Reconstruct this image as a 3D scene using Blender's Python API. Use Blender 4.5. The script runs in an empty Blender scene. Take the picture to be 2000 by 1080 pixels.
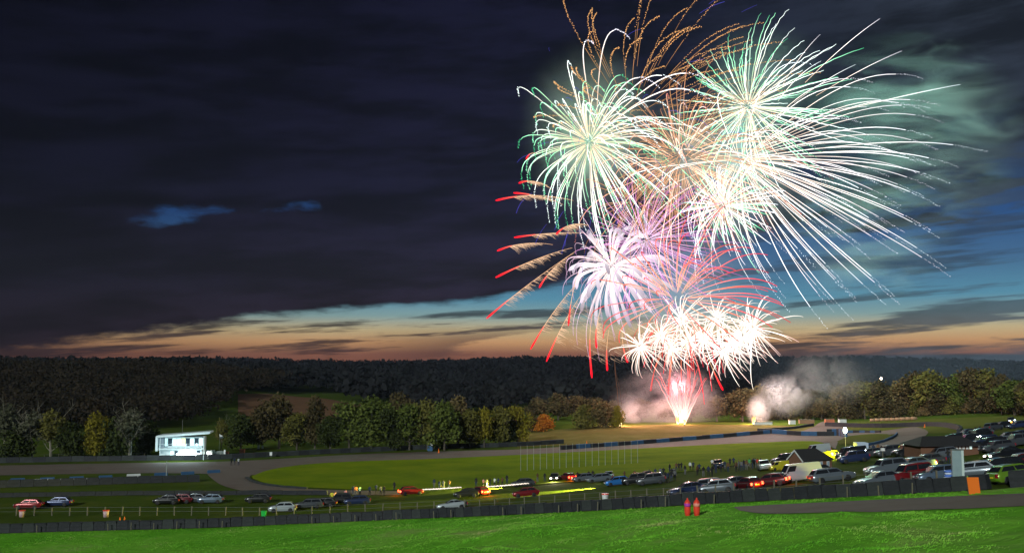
import bpy, math, random
import numpy as np
from mathutils import Vector, Matrix
random.seed(7)
RNG = np.random.default_rng(7)
C = bpy.context.scene.collection
sc = bpy.context.scene
rad = math.radians

# ------------------------------------------------------------------ camera
CAMZ = 22.0; F = 1944.0; PITCH = math.atan(175.0 / F)
cam_d = bpy.data.cameras.new('camera'); cam = bpy.data.objects.new('camera', cam_d); C.objects.link(cam)
cam_d.lens = 35.0; cam_d.sensor_width = 36.0; cam_d.clip_end = 6000; cam_d.clip_start = 0.5
cam.location = (0, 0, CAMZ); cam.rotation_euler = (rad(90) + PITCH, 0, 0)
sc.camera = cam
sc.render.engine = 'CYCLES'

def lin(r, g, b, k=1.0):
    f = lambda c: ((c / 255.0 + .055) / 1.055) ** 2.4 if c > 10 else c / 255.0 / 12.92
    return (f(r) * k, f(g) * k, f(b) * k, 1.0)

# ------------------------------------------------------------------ world
wd = bpy.data.worlds.new('World'); sc.world = wd; wd.use_nodes = True
nt = wd.node_tree; nt.nodes.clear(); N = nt.nodes; LK = nt.links
def nd(t, **k):
    n = N.new(t)
    for a, b in k.items(): setattr(n, a, b)
    return n
def mth(op, a, b=None, c=None, clamp=False):
    n = nd('ShaderNodeMath', operation=op); n.use_clamp = clamp
    for i, v in enumerate((a, b, c)):
        if v is None: continue
        if isinstance(v, (int, float)): n.inputs[i].default_value = v
        else: LK.new(v, n.inputs[i])
    return n.outputs[0]
def ramp(fac, pts, interp='LINEAR'):
    n = nd('ShaderNodeValToRGB'); cr = n.color_ramp; cr.interpolation = interp
    while len(cr.elements) > 1: cr.elements.remove(cr.elements[-1])
    cr.elements[0].position = pts[0][0]; cr.elements[0].color = pts[0][1]
    for p, c in pts[1:]:
        e = cr.elements.new(p); e.color = c
    LK.new(fac, n.inputs[0]); return n.outputs[0]
def smooth(v, a, b):
    n = nd('ShaderNodeMapRange', interpolation_type='SMOOTHSTEP')
    LK.new(v, n.inputs[0]); n.inputs[1].default_value = a; n.inputs[2].default_value = b
    return n.outputs[0]
def mix(f, a, b):
    n = nd('ShaderNodeMix', data_type='RGBA'); LK.new(f, n.inputs[0])
    for i, v in ((6, a), (7, b)):
        if isinstance(v, tuple): n.inputs[i].default_value = v
        else: LK.new(v, n.inputs[i])
    return n.outputs[2]
def noise(vec, scale, detail=4, rough=.55):
    n = nd('ShaderNodeTexNoise'); LK.new(vec, n.inputs['Vector']); n.inputs['Scale'].default_value = scale
    n.inputs['Detail'].default_value = detail; n.inputs['Roughness'].default_value = rough
    return n.outputs[0]
def comb(x, y, z):
    n = nd('ShaderNodeCombineXYZ')
    for i, v in enumerate((x, y, z)):
        if isinstance(v, (int, float)): n.inputs[i].default_value = v
        else: LK.new(v, n.inputs[i])
    return n.outputs[0]
tc = nd('ShaderNodeTexCoord'); sp = nd('ShaderNodeSeparateXYZ'); LK.new(tc.outputs['Generated'], sp.inputs[0])
X, Y, Z = sp.outputs
az = mth('ARCTAN2', X, Y)
hyp = mth('SQRT', mth('ADD', mth('MULTIPLY', X, X), mth('MULTIPLY', Y, Y)))
el = mth('ARCTAN2', Z, hyp)
def EL(y): return (715 - y) / 1944.0
# clear dusk sky by elevation (ramp position = elevation / 0.5)
e2 = mth('MULTIPLY', el, 2.0, clamp=True)
clear = ramp(e2, [(0, lin(118, 72, 58)), (2*EL(690), lin(132, 88, 72)), (2*EL(668), lin(192, 146, 102)), (2*EL(645), lin(190, 172, 132)),
                  (2*EL(618), lin(128, 158, 158)), (2*EL(585), lin(84, 140, 165)), (2*EL(520), lin(64, 104, 142)),
                  (2*EL(430), lin(36, 76, 130)), (2*EL(200), lin(22, 50, 100)), (1, lin(12, 30, 66))])
# tilt of the clouds' streaks, then horizontally stretched noise
elt = mth('SUBTRACT', el, mth('MULTIPLY', az, 0.055))
nA = noise(comb(mth('MULTIPLY', az, 2.2), mth('MULTIPLY', elt, 17.0), 1.3), 1.6, 7, .58)
nB = noise(comb(mth('MULTIPLY', az, 3.2), mth('MULTIPLY', elt, 46.0), 7.7), 1.35, 6, .6)
nC = noise(comb(mth('MULTIPLY', az, 9.0), mth('MULTIPLY', el, 30.0), 3.1), 2.0, 6, .6)
fc = nd('ShaderNodeFloatCurve'); cv = fc.mapping.curves[0]
pts = [(-.9, -.004), (-.51, .004), (-.386, .022), (-.293, .038), (-.154, .053), (-.05, .060), (0, .070), (.1, .092), (.257, .125), (.40, .145), (.51, .16), (.9, .2)]
pts = [((a + 1) / 2, b) for a, b in pts]
cv.points[0].location = pts[0]; cv.points[1].location = pts[-1]
for p in pts[1:-1]: cv.points.new(*p)
fc.mapping.update()
LK.new(mth('MULTIPLY', mth('ADD', az, 1.0), 0.5, clamp=True), fc.inputs['Value'])
edge = fc.outputs[0]
over = mth('SUBTRACT', el, edge)
jit = mth('MULTIPLY', mth('SUBTRACT', nA, .5), .075)
jit2 = mth('MULTIPLY', mth('SUBTRACT', nC, .5), .022)
raggd = smooth(az, -.05, .3)
jit = mth('MULTIPLY', jit, mth('ADD', mth('MULTIPLY', raggd, 2.2), .35))
nE = noise(comb(mth('MULTIPLY', az, 26.0), mth('MULTIPLY', elt, 120.0), 4.4), 1.5, 5, .65)
jit3 = mth('MULTIPLY', mth('SUBTRACT', nE, .5), .012)
deck = smooth(mth('ADD', mth('ADD', mth('ADD', over, jit), jit2), jit3), -.004, .008)
# blue tears in the deck
def hole(px, py, w, h):
    a0 = math.atan((px - 1000) / 1944); e0 = EL(py) * math.cos(a0)
    q = mth('ADD', mth('POWER', mth('ABSOLUTE', mth('DIVIDE', mth('SUBTRACT', az, a0), w)), 2.0),
            mth('POWER', mth('ABSOLUTE', mth('DIVIDE', mth('SUBTRACT', mth('SUBTRACT', el, e0), mth('MULTIPLY', mth('SUBTRACT', az, a0), .16)), h)), 2.0))
    return mth('SUBTRACT', 1.0, q, clamp=True)
holes = mth('MAXIMUM', mth('MAXIMUM', hole(340, 422, .075, .016), hole(1960, 400, .055, .016)), mth('MULTIPLY', hole(590, 402, .05, .012), .8))
nG = noise(comb(mth('MULTIPLY', az, 7.0), mth('MULTIPLY', elt, 30.0), 9.1), 1.5, 6, .6)
deck = mth('MULTIPLY', deck, mth('SUBTRACT', 1.0, mth('MULTIPLY', mth('MULTIPLY', smooth(nG, .50, .62), raggd), mth('MULTIPLY', smooth(el, .26, .10), .75))))
nH = noise(comb(mth('MULTIPLY', az, 14.0), mth('MULTIPLY', el, 38.0), 5.5), 1.8, 4, .55)
hole_m = smooth(mth('ADD', nH, mth('MULTIPLY', holes, .5)), .80, 1.12)
deck = mth('MULTIPLY', deck, mth('SUBTRACT', 1.0, mth('MULTIPLY', hole_m, .9)))
# thin streaks in the clear band
streak = smooth(nB, .50, .60)
low = smooth(el, .085, .03)
streak = mth('MULTIPLY', streak, mth('ADD', mth('MULTIPLY', low, .25), .62))
bank = mth('MULTIPLY', smooth(el, .0135, .0095), smooth(az, .2, .34))
lowst = mth('MULTIPLY', mth('MULTIPLY', smooth(nA, .47, .54), smooth(el, .048, .02)), mth('MULTIPLY', smooth(az, -.2, .0), .75))
cl = mth('MAXIMUM', mth('MAXIMUM', deck, streak), mth('MAXIMUM', bank, lowst))
cloudcol = ramp(mth('MULTIPLY', el, 2.0, clamp=True), [(0, lin(64, 47, 50)), (.07, lin(44, 36, 52)), (.16, lin(33, 29, 50)), (.35, lin(25, 24, 48)), (.7, lin(20, 20, 42)), (1, lin(16, 16, 34))])
rgt = smooth(az, .1, .45)
cloudcol = mix(mth('MULTIPLY', rgt, .8), cloudcol, mix(smooth(el, .30, .05), lin(44, 52, 64), lin(66, 82, 94)))
nW = noise(comb(mth('MULTIPLY', az, 5.0), mth('MULTIPLY', elt, 26.0), 2.2), 1.5, 7, .62)
tone = mth('MULTIPLY', mth('ADD', .5, mth('MULTIPLY', smooth(nW, .36, .64), .95)), mth('ADD', .30, mth('MULTIPLY', smooth(az, -.55, .15), .46)))
vm = nd('ShaderNodeVectorMath', operation='SCALE'); LK.new(cloudcol, vm.inputs[0]); LK.new(tone, vm.inputs['Scale'])
vc = nd('ShaderNodeVectorMath', operation='SCALE'); LK.new(clear, vc.inputs[0]); LK.new(mth('ADD', .62, mth('MULTIPLY', smooth(az, -.5, -.05), .38)), vc.inputs['Scale'])
skyc = mix(cl, vc.outputs[0], vm.outputs[0])
sky = nd('ShaderNodeTexSky', sky_type='NISHITA'); sky.sun_disc = False; sky.sun_elevation = rad(-4); sky.sun_rotation = rad(15)
bg1 = nd('ShaderNodeBackground'); LK.new(skyc, bg1.inputs[0]); bg1.inputs[1].default_value = 1.0
bg2 = nd('ShaderNodeBackground'); LK.new(sky.outputs[0], bg2.inputs[0]); bg2.inputs[1].default_value = .02
ad = nd('ShaderNodeAddShader'); LK.new(bg1.outputs[0], ad.inputs[0]); LK.new(bg2.outputs[0], ad.inputs[1])
wo = nd('ShaderNodeOutputWorld'); LK.new(ad.outputs[0], wo.inputs[0])

# ------------------------------------------------------------------ sun (low cold light from behind the camera, left)
sun_d = bpy.data.lights.new('moonlight', 'SUN'); sun_d.energy = 2.4; sun_d.angle = rad(1.2); sun_d.color = (.93, 1.0, .95)
sun = bpy.data.objects.new('moonlight', sun_d); C.objects.link(sun)
_d = Vector((math.sin(rad(24)) * math.cos(rad(21)), math.cos(rad(24)) * math.cos(rad(21)), -math.sin(rad(21))))
sun.rotation_euler = _d.to_track_quat('-Z', 'Y').to_euler()
sun.location = (-60, -60, 80)
vs = sc.view_settings; vs.view_transform = 'Standard'; vs.look = 'None'; vs.exposure = 0; vs.gamma = 1; vs.use_curve_mapping = False
cy = sc.cycles
cy.use_denoising = True; cy.max_bounces = 5; cy.diffuse_bounces = 2; cy.glossy_bounces = 2; cy.transmission_bounces = 3
cy.transparent_max_bounces = 8; cy.volume_bounces = 1; cy.volume_step_rate = 2.0; cy.volume_max_steps = 96
cy.sample_clamp_indirect = 4.0; cy.caustics_reflective = False; cy.caustics_refractive = False

# ------------------------------------------------------------------ terrain
def sst(a, b, v):
    t = np.clip((v - a) / (b - a), 0, 1); return t * t * (3 - 2 * t)
def wave(x, y, s, seed):
    r = np.random.default_rng(seed); o = 0
    for i in range(7):
        a = r.uniform(0, 6.28); k = r.uniform(.6, 1.6) / s
        o = o + np.sin((x * math.cos(a) + y * math.sin(a)) * k * 6.28 + r.uniform(0, 6.28))
    return o / 3.5
def H(x, y):
    x = np.asarray(x, float); y = np.asarray(y, float)
    q = .12 * x - .085 * y + 14.4
    k = 1.6
    z = k * np.logaddexp(0, np.clip(q / k, -60, 60))
    z = np.minimum(z, 16 + 0 * z) if False else z
    s = np.where(x > 0, y + .9 * x, y + .35 * x)
    z = z + sst(104, 90, s) * (.46 * wave(x, y, 17, 3) + .20 * wave(x, y, 6, 4))
    # firework field: a low brown bank behind the far straight
    z = z + 2.6 * sst(285, 345, y - .0 * x) * sst(-5, 30, x) * sst(640, 420, y)
    # hills
    z = z + 6.5 * sst(330, 470, y + .15 * x) * sst(-30, -90, x) * sst(980, 640, y)
    z = z + 7.0 * sst(-95, -190, x + .10 * (y - 480)) * sst(330, 520, y) * sst(980, 640, y)
    z = z + (19.5 + 2.0 * np.sin(x / 130.) + 1.5 * np.sin(x / 57. + 1)) * sst(560, 1150, y)
    return z
def Hs(x, y): return float(H(x, y))
cP, sP = math.cos(PITCH), math.sin(PITCH)
def ray(px, py):
    a = (px - 1000) / F; b = (540 - py) / F
    return Vector((a, cP - b * sP, sP + b * cP))
def G(px, py):
    """the spot of ground seen at a given place"""
    d = ray(px, py); t = 30.0; pt = t
    while t < 1500:
        if CAMZ + d.z * t < Hs(d.x * t, d.y * t): break
        pt = t; t += 3 + t * .01
    lo, hi = pt, t
    for _ in range(26):
        m = (lo + hi) / 2
        if CAMZ + d.z * m < Hs(d.x * m, d.y * m): hi = m
        else: lo = m
    return Vector((d.x * lo, d.y * lo, Hs(d.x * lo, d.y * lo)))
def W(px, py, yy):
    d = ray(px, py); t = yy / d.y
    return Vector((d.x * t, yy, CAMZ + d.z * t))

# ------------------------------------------------------------------ materials
MATS = {}
def mat(name, col=(.5, .5, .5, 1), rough=.8, metal=0, emit=None, strength=0, bump=0, bscale=8, var=None, vscale=1.0, spec=.3, coat=0, dist=.05, coord='Object', detail=6):
    if name in MATS: return MATS[name]
    m = bpy.data.materials.new(name); m.use_nodes = True; t = m.node_tree; b = t.nodes['Principled BSDF']
    b.inputs['Base Color'].default_value = col; b.inputs['Roughness'].default_value = rough; b.inputs['Metallic'].default_value = metal
    b.inputs['Specular IOR Level'].default_value = spec; b.inputs['Coat Weight'].default_value = coat
    if emit:
        b.inputs['Emission Color'].default_value = emit; b.inputs['Emission Strength'].default_value = strength
    tcn = t.nodes.new('ShaderNodeTexCoord')
    if var:
        nz = t.nodes.new('ShaderNodeTexNoise'); nz.inputs['Scale'].default_value = vscale; nz.inputs['Detail'].default_value = detail; nz.inputs['Roughness'].default_value = .65
        t.links.new(tcn.outputs[coord], nz.inputs['Vector'])
        cr = t.nodes.new('ShaderNodeValToRGB'); cr.color_ramp.elements[0].position = .3; cr.color_ramp.elements[1].position = .7
        cr.color_ramp.elements[0].color = col; cr.color_ramp.elements[1].color = var[-1]
        for i, c in enumerate(var[:-1]):
            e = cr.color_ramp.elements.new(.3 + .4 * (i + 1) / len(var)); e.color = c
        t.links.new(nz.outputs[0], cr.inputs[0]); t.links.new(cr.outputs[0], b.inputs['Base Color'])
    if bump:
        nb = t.nodes.new('ShaderNodeTexNoise'); nb.inputs['Scale'].default_value = bscale; nb.inputs['Detail'].default_value = 5
        t.links.new(tcn.outputs[coord], nb.inputs['Vector'])
        bp = t.nodes.new('ShaderNodeBump'); bp.inputs['Strength'].default_value = bump; bp.inputs['Distance'].default_value = dist
        t.links.new(nb.outputs[0], bp.inputs['Height']); t.links.new(bp.outputs[0], b.inputs['Normal'])
    MATS[name] = m; return m
def rgb(r, g, b): return (r, g, b, 1)
M_ground = mat('parking_grass', rgb(.040, .060, .008), 1, spec=.02, bump=.6, bscale=1.2, dist=.12, var=[rgb(.055, .085, .010), rgb(.085, .100, .016)], vscale=.09)
M_infield = mat('infield_grass', rgb(.095, .145, .004), 1, spec=.02, bump=.5, bscale=1.5, dist=.1, var=[rgb(.145, .20, .005), rgb(.19, .225, .007)], vscale=.09)
M_fore = mat('foreground_grass', rgb(.085, .27, .018), 1, spec=.02, bump=1, bscale=.9, dist=.25, var=[rgb(.12, .38, .02), rgb(.17, .44, .035), rgb(.30, .38, .11)], vscale=.06)  # floodlight on the near bank put into a brighter grass colour
M_bank = mat('rough_bank_grass', rgb(.10, .085, .022), 1, spec=.02, bump=.8, bscale=.8, dist=.2, var=[rgb(.13, .11, .032), rgb(.17, .14, .05)], vscale=.12)
M_meadow = mat('meadow_grass', rgb(.075, .085, .016), 1, spec=.02, bump=.6, bscale=.8, dist=.2, var=[rgb(.09, .10, .02), rgb(.11, .11, .028)], vscale=.06)
M_field = mat('stubble_field', rgb(.12, .065, .038), 1, spec=.02, var=[rgb(.16, .085, .05)], vscale=.06)
M_track = mat('worn_asphalt', rgb(.105, .070, .058), .85, bump=.3, bscale=3, var=[rgb(.14, .105, .09), rgb(.12, .088, .078)], vscale=.10)
M_tyre = mat('dark_rubber', rgb(.016, .018, .022), .7, bump=.6, bscale=4, dist=.05, var=[rgb(.028, .030, .036)], vscale=1.7)
M_tyre2 = mat('dusty_rubber', rgb(.026, .030, .032), .75, bump=.6, bscale=4, dist=.05, var=[rgb(.04, .046, .046)], vscale=1.4)
M_blue = mat('blue_paint', rgb(.025, .075, .17), .7, var=[rgb(.04, .11, .22)], vscale=1)
M_white = mat('white_paint', rgb(.55, .58, .58), .6, var=[rgb(.66, .68, .68)], vscale=1)
M_post = mat('weathered_timber', rgb(.11, .10, .07), .9, bump=.3, bscale=9, var=[rgb(.16, .145, .10)], vscale=3)
M_wire = mat('wire_steel', rgb(.13, .14, .13), .6, metal=.3)
M_pole = mat('pale_pole', rgb(.34, .36, .34), .6)
M_brick = mat('brown_brick', rgb(.13, .065, .04), .9, bump=.5, bscale=14, var=[rgb(.18, .09, .055)], vscale=5)
M_roof = mat('slate_roof', rgb(.022, .022, .024), .8, bump=.4, bscale=6, var=[rgb(.03, .03, .032)], vscale=4)
M_orange = mat('orange_board', rgb(.80, .17, .015), .6, emit=None)
M_red = mat('red_plastic', rgb(.85, .07, .035), .4, var=[rgb(.7, .05, .03)], vscale=4)
M_purple = mat('purple_band', rgb(.45, .05, .42), .5)
M_glass = mat('dark_car_glass', rgb(.012, .014, .018), .06, spec=.8)
M_rim = mat('alloy_rim', rgb(.45, .47, .5), .3, metal=.9)
M_black = mat('black_plastic', rgb(.012, .012, .014), .5)
M_headoff = mat('headlight_lens', rgb(.55, .58, .62), .08, spec=1, metal=.4)
M_tailoff = mat('tail_light_lens', rgb(.30, .015, .02), .15, spec=.8)
M_plate = mat('yellow_number_plate', rgb(.75, .60, .03), .4)
M_bark = mat('bark', rgb(.06, .05, .038), .95, bump=.5, bscale=6, var=[rgb(.09, .078, .06)], vscale=3)
M_pale = mat('pale_bark', rgb(.22, .20, .16), .9, bump=.5, bscale=6, var=[rgb(.14, .13, .10)], vscale=2)
def lamp_mat(name, col, s):
    m = mat(name, col, .4, emit=col, strength=s); m.cycles.emission_sampling = 'NONE'; return m
M_headon = lamp_mat('lit_headlight', rgb(1, .93, .78), 14)
M_headblue = lamp_mat('lit_cold_headlight', rgb(.75, .88, 1), 12)
M_tailon = lamp_mat('lit_tail_light', rgb(1, .06, .02), 12)
M_amber = lamp_mat('lit_amber_lamp', rgb(1, .42, .05), 9)
M_spark = bpy.data.materials.new('burning_sparks'); M_spark.use_nodes = True
t_ = M_spark.node_tree; t_.nodes.clear(); a_ = t_.nodes.new('ShaderNodeAttribute'); a_.attribute_name = 'glow'
e_ = t_.nodes.new('ShaderNodeEmission'); o_ = t_.nodes.new('ShaderNodeOutputMaterial')
t_.links.new(a_.outputs['Color'], e_.inputs[0]); t_.links.new(e_.outputs[0], o_.inputs[0]); M_spark.cycles.emission_sampling = 'NONE'

ORD = 'leftmost second third fourth fifth sixth seventh eighth ninth tenth eleventh twelfth thirteenth fourteenth fifteenth sixteenth seventeenth eighteenth nineteenth twentieth twenty-first twenty-second twenty-third'.split()
def nth(i): return 'leftmost' if i == 0 else ORD[i] + ' from left'
# ------------------------------------------------------------------ object helpers
def tag(o, label=None, cat=None, group=None, kind=None):
    if label: o['label'] = label
    if cat: o['category'] = cat
    if group: o['group'] = group
    if kind: o['kind'] = kind
    return o
def mesh(name, v, f, mats, smooth=False, midx=None):
    me = bpy.data.meshes.new(name); me.from_pydata([tuple(map(float, p)) for p in v], [], f); 
    for m in (mats if isinstance(mats, (list, tuple)) else [mats]): me.materials.append(m)
    if midx is not None: me.polygons.foreach_set('material_index', midx)
    if smooth: me.polygons.foreach_set('use_smooth', [True] * len(me.polygons))
    me.update(); return me
def ob(name, me, parent=None, loc=None, rz=0):
    o = bpy.data.objects.new(name, me); C.objects.link(o)
    if parent: o.parent = parent
    if loc is not None: o.location = loc
    if rz: o.rotation_euler.z = rz
    return o
def empty(name, loc=(0, 0, 0), rz=0):
    o = bpy.data.objects.new(name, None); C.objects.link(o); o.location = loc; o.rotation_euler.z = rz
    o.empty_display_size = .3
    return o
class MB:
    def __init__(s): s.v = []; s.f = []; s.m = []
    def add(s, v, f, mi=0):
        b = len(s.v); s.v += [tuple(p) for p in v]; s.f += [tuple(i + b for i in q) for q in f]; s.m += [mi] * len(f); return s
    def box(s, x0, y0, z0, x1, y1, z1, mi=0, tx=0, ty=0):
        v = [(x0, y0, z0), (x1, y0, z0), (x1, y1, z0), (x0, y1, z0), (x0 + tx, y0 + ty, z1), (x1 - tx, y0 + ty, z1), (x1 - tx, y1 - ty, z1), (x0 + tx, y1 - ty, z1)]
        return s.add(v, [(0, 3, 2, 1), (4, 5, 6, 7), (0, 1, 5, 4), (1, 2, 6, 5), (2, 3, 7, 6), (3, 0, 4, 7)], mi)
    def tube(s, pts, rs, n=6, mi=0, cap=True):
        pts = [Vector(p) for p in pts]; rings = []
        for i, p in enumerate(pts):
            d = (pts[min(i + 1, len(pts) - 1)] - pts[max(i - 1, 0)]); d = d.normalized() if d.length > 1e-9 else Vector((0, 0, 1))
            u = d.cross(Vector((0, 1, .13))); u = u.normalized() if u.length > .05 else d.cross(Vector((1, 0, 0))).normalized(); w = d.cross(u)
            r = rs[i] if hasattr(rs, '__len__') else rs
            rings.append([p + u * (r * math.cos(6.2832 * k / n)) + w * (r * math.sin(6.2832 * k / n)) for k in range(n)])
        v = [q for r in rings for q in r]; f = []
        for i in range(len(pts) - 1):
            for k in range(n): f.append((i * n + k, i * n + (k + 1) % n, (i + 1) * n + (k + 1) % n, (i + 1) * n + k))
        if cap: f.append(tuple(range(n))[::-1]); f.append(tuple((len(pts) - 1) * n + k for k in range(n)))
        return s.add(v, f, mi)
    def ring(s, prof, n=12, mi=0, c=(0, 0, 0)):   # lathe about z: prof = [(r, z)]
        v = []; f = []
        for r, z in prof:
            for k in range(n): v.append((c[0] + r * math.cos(6.2832 * k / n), c[1] + r * math.sin(6.2832 * k / n), c[2] + z))
        for i in range(len(prof) - 1):
            for k in range(n): f.append((i * n + k, i * n + (k + 1) % n, (i + 1) * n + (k + 1) % n, (i + 1) * n + k))
        f.append(tuple(range(n))[::-1]); f.append(tuple((len(prof) - 1) * n + k for k in range(n)))
        return s.add(v, f, mi)
    def build(s, name, mats, parent=None, smooth=False, **k):
        return ob(name, mesh(name, s.v, s.f, mats, smooth, s.m), parent, **k)
    def me(s, name, mats, smooth=False): return mesh(name, s.v, s.f, mats, smooth, s.m)
def poly(pts, n):
    """resample a polyline to n points with smoothing (Catmull-Rom)"""
    P = [np.array(p, float) for p in pts]; P = [2 * P[0] - P[1]] + P + [2 * P[-1] - P[-2]]
    out = []
    for i in range(1, len(P) - 2):
        for t in np.linspace(0, 1, 12, endpoint=False):
            a, b, c, d = P[i - 1], P[i], P[i + 1], P[i + 2]
            out.append(.5 * (2 * b + (c - a) * t + (2 * a - 5 * b + 4 * c - d) * t * t + (3 * b - a - 3 * c + d) * t ** 3))
    out.append(P[-2]); out = np.array(out)
    L = np.r_[0, np.cumsum(np.linalg.norm(np.diff(out, axis=0), axis=1))]
    q = np.linspace(0, L[-1], n)
    return np.stack([np.interp(q, L, out[:, k]) for k in range(out.shape[1])], 1)
def gpoly(px, n): return poly([tuple(G(*p))[:2] for p in px], n)
def sheet(name, e1, e2, m, off, n=80, c=14, label=None):
    """ground sheet between two edges (world XY), draped on the terrain"""
    a, b = e1, e2; v = []; f = []
    for i in range(len(a)):
        for j in range(c):
            p = a[i] + (b[i] - a[i]) * j / (c - 1); v.append((p[0], p[1], Hs(*p) + off))
    for i in range(len(a) - 1):
        for j in range(c - 1): f.append((i * c + j, (i + 1) * c + j, (i + 1) * c + j + 1, i * c + j + 1))
    me = mesh(name, v, f, m, True)
    if me.polygons[0].normal.z < 0: me.flip_normals()
    return tag(ob(name, me), label, kind='structure')

# ------------------------------------------------------------------ ground
def grid(name, xs, ys, m, off=0):
    xx, yy = np.meshgrid(xs, ys, indexing='ij'); zz = H(xx, yy) + off
    v = np.stack([xx, yy, zz], -1).reshape(-1, 3); nx, ny = len(xs), len(ys)
    f = [(i * ny + j, (i + 1) * ny + j, (i + 1) * ny + j + 1, i * ny + j + 1) for i in range(nx - 1) for j in range(ny - 1)]
    return ob(name, mesh(name, v, f, m, True))
xs = np.unique(np.r_[np.linspace(-840, -180, 45), np.linspace(-180, 200, 127), np.linspace(200, 840, 45)])
ys = np.unique(np.r_[np.linspace(-20, 260, 113), np.linspace(260, 560, 61), np.linspace(560, 1440, 60)])
_Hf = H
def _Hg(x, y):
    s_ = np.where(x > 0, y + .9 * x, y + .35 * x)
    return _Hf(x, y) - .6 * sst(103, 92, s_)
H = _Hg; _g = grid('ground', xs, ys, M_ground); H = _Hf
tag(_g, 'dark green valley grass running to the hills', kind='structure')

# barrier line (front foot of the tyre wall), nearest edge of the spectator field
bar_px = [(-60, 1047), (0, 1043), (200, 1037), (400, 1032), (600, 1023), (800, 1014), (1000, 1006), (1200, 996), (1345, 987), (1500, 979), (1650, 972), (1800, 964), (1943, 957)]
bar_w = gpoly(bar_px, 140)
near = bar_w.copy()
fr_top = bar_w + np.array([0, .4])
fr_top = np.vstack([fr_top, fr_top[-1] + np.array([[8, -2.], [16, -3.], [30, -5.]])])
fr_bot = np.array([[p[0] * .42, 14.0] for p in fr_top])
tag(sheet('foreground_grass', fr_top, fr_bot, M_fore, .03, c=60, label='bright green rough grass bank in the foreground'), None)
# track: far straight + left curve + far hairpin
sheet('race_track', gpoly([(-60, 912), (0, 909), (250, 904), (440, 901), (560, 895), (700, 887), (900, 880), (1000, 878), (1120, 871), (1250, 862), (1400, 852), (1500, 846), (1600, 843), (1640, 846)], 120),
      gpoly([(-60, 930), (0, 928), (250, 924), (400, 925), (490, 928), (660, 905), (860, 896), (1000, 889), (1120, 883), (1250, 876), (1400, 868), (1520, 863), (1600, 865), (1632, 876)], 120), M_track, .05, c=8, label='brown asphalt far straight of the race track')
sheet('race_track', gpoly([(390, 903), (400, 918), (412, 933), (440, 950), (500, 962), (600, 966), (700, 967), (800, 966)], 60),
      gpoly([(560, 897), (530, 912), (495, 925), (490, 936), (530, 949), (600, 955), (700, 958), (800, 959)], 60), M_track, .075, c=10, label='brown asphalt bend curling round the left end of the infield')
sheet('race_track', gpoly([(1560, 852), (1640, 847), (1720, 842), (1790, 834), (1812, 843), (1803, 855), (1790, 866), (1760, 880)], 70),
      gpoly([(1580, 866), (1640, 862), (1690, 856), (1722, 851), (1752, 848), (1742, 858), (1700, 868), (1640, 885)], 70), M_track, .09, c=10, label='brown asphalt hairpin below the right hand woods')
sheet('service_road', gpoly([(1590, 833), (1600, 826), (1612, 822)], 12), gpoly([(1560, 845), (1640, 840), (1608, 823)][:2] + [(1640, 826)], 12), M_track, .08, c=4, label='pale service road leading off the track to the trees')
sheet('hairpin_grass', gpoly([(1635, 862), (1660, 852), (1700, 848), (1730, 848), (1745, 851)], 30), gpoly([(1640, 868), (1670, 868), (1700, 865), (1725, 860), (1742, 853)], 30), M_meadow, .13, c=5, label='grass island inside the hairpin')
sheet('infield', gpoly([(492, 930), (530, 917), (600, 907), (700, 901), (850, 896), (1000, 889), (1120, 883), (1250, 876), (1400, 868), (1520, 863), (1590, 862), (1618, 869)], 90),
      gpoly([(494, 935), (530, 946), (600, 952), (700, 956), (850, 956), (1000, 950), (1120, 941), (1250, 930), (1400, 914), (1520, 895), (1585, 880), (1618, 870)], 90), M_infield, .11, c=16, label='olive green mown infield inside the track')
sheet('firework_field', gpoly([(1010, 845), (1110, 837), (1220, 831), (1340, 829), (1480, 830), (1600, 833)], 50),
      gpoly([(1010, 873), (1110, 869), (1250, 861), (1400, 851), (1500, 845), (1590, 842)], 50), M_bank, .06, c=12, label='brown rough grass bank where the fireworks stand')
sheet('meadow', gpoly([(1610, 827), (1700, 822), (1850, 817), (1990, 812), (2100, 808)], 50),
      gpoly([(1620, 840), (1720, 841), (1830, 846), (1960, 845), (2100, 842)], 50), M_meadow, .05, c=12, label='yellowish meadow between the hairpin and the right hand woods')
sheet('access_road', gpoly([(1432, 991), (1500, 987), (1650, 980), (1800, 973), (1990, 965), (2090, 961)], 60),
      gpoly([(1445, 998), (1500, 1004), (1650, 1000), (1800, 997), (1990, 990), (2090, 986)], 60), M_track, .08, c=10, label='grey brown track surface in front of the tyre wall on the right')
sheet('stubble_field', gpoly([(465, 771), (530, 770), (600, 777), (672, 786), (720, 792)], 30), gpoly([(465, 812), (530, 815), (600, 818), (680, 820), (720, 822)], 30), M_field, .3, c=16, label='bare brown hillside field behind the trees')

# ------------------------------------------------------------------ haze
hb = MB().box(-860, -40, -1.2, 860, 1480, 172).build('haze', [bpy.data.materials.new('thin_night_haze')])
hm = hb.data.materials[0]; hm.use_nodes = True; hm.node_tree.nodes.clear()
pv = hm.node_tree.nodes.new('ShaderNodeVolumePrincipled'); oo = hm.node_tree.nodes.new('ShaderNodeOutputMaterial')
pv.inputs['Density'].default_value = .00004; pv.inputs['Color'].default_value = (.8, .86, .9, 1)
pv.inputs['Color'].default_value = (.55, .66, 1, 1)
hm.node_tree.links.new(pv.outputs[0], oo.inputs['Volume'])
tag(hb, 'thin night haze over the valley', kind='stuff')

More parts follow.
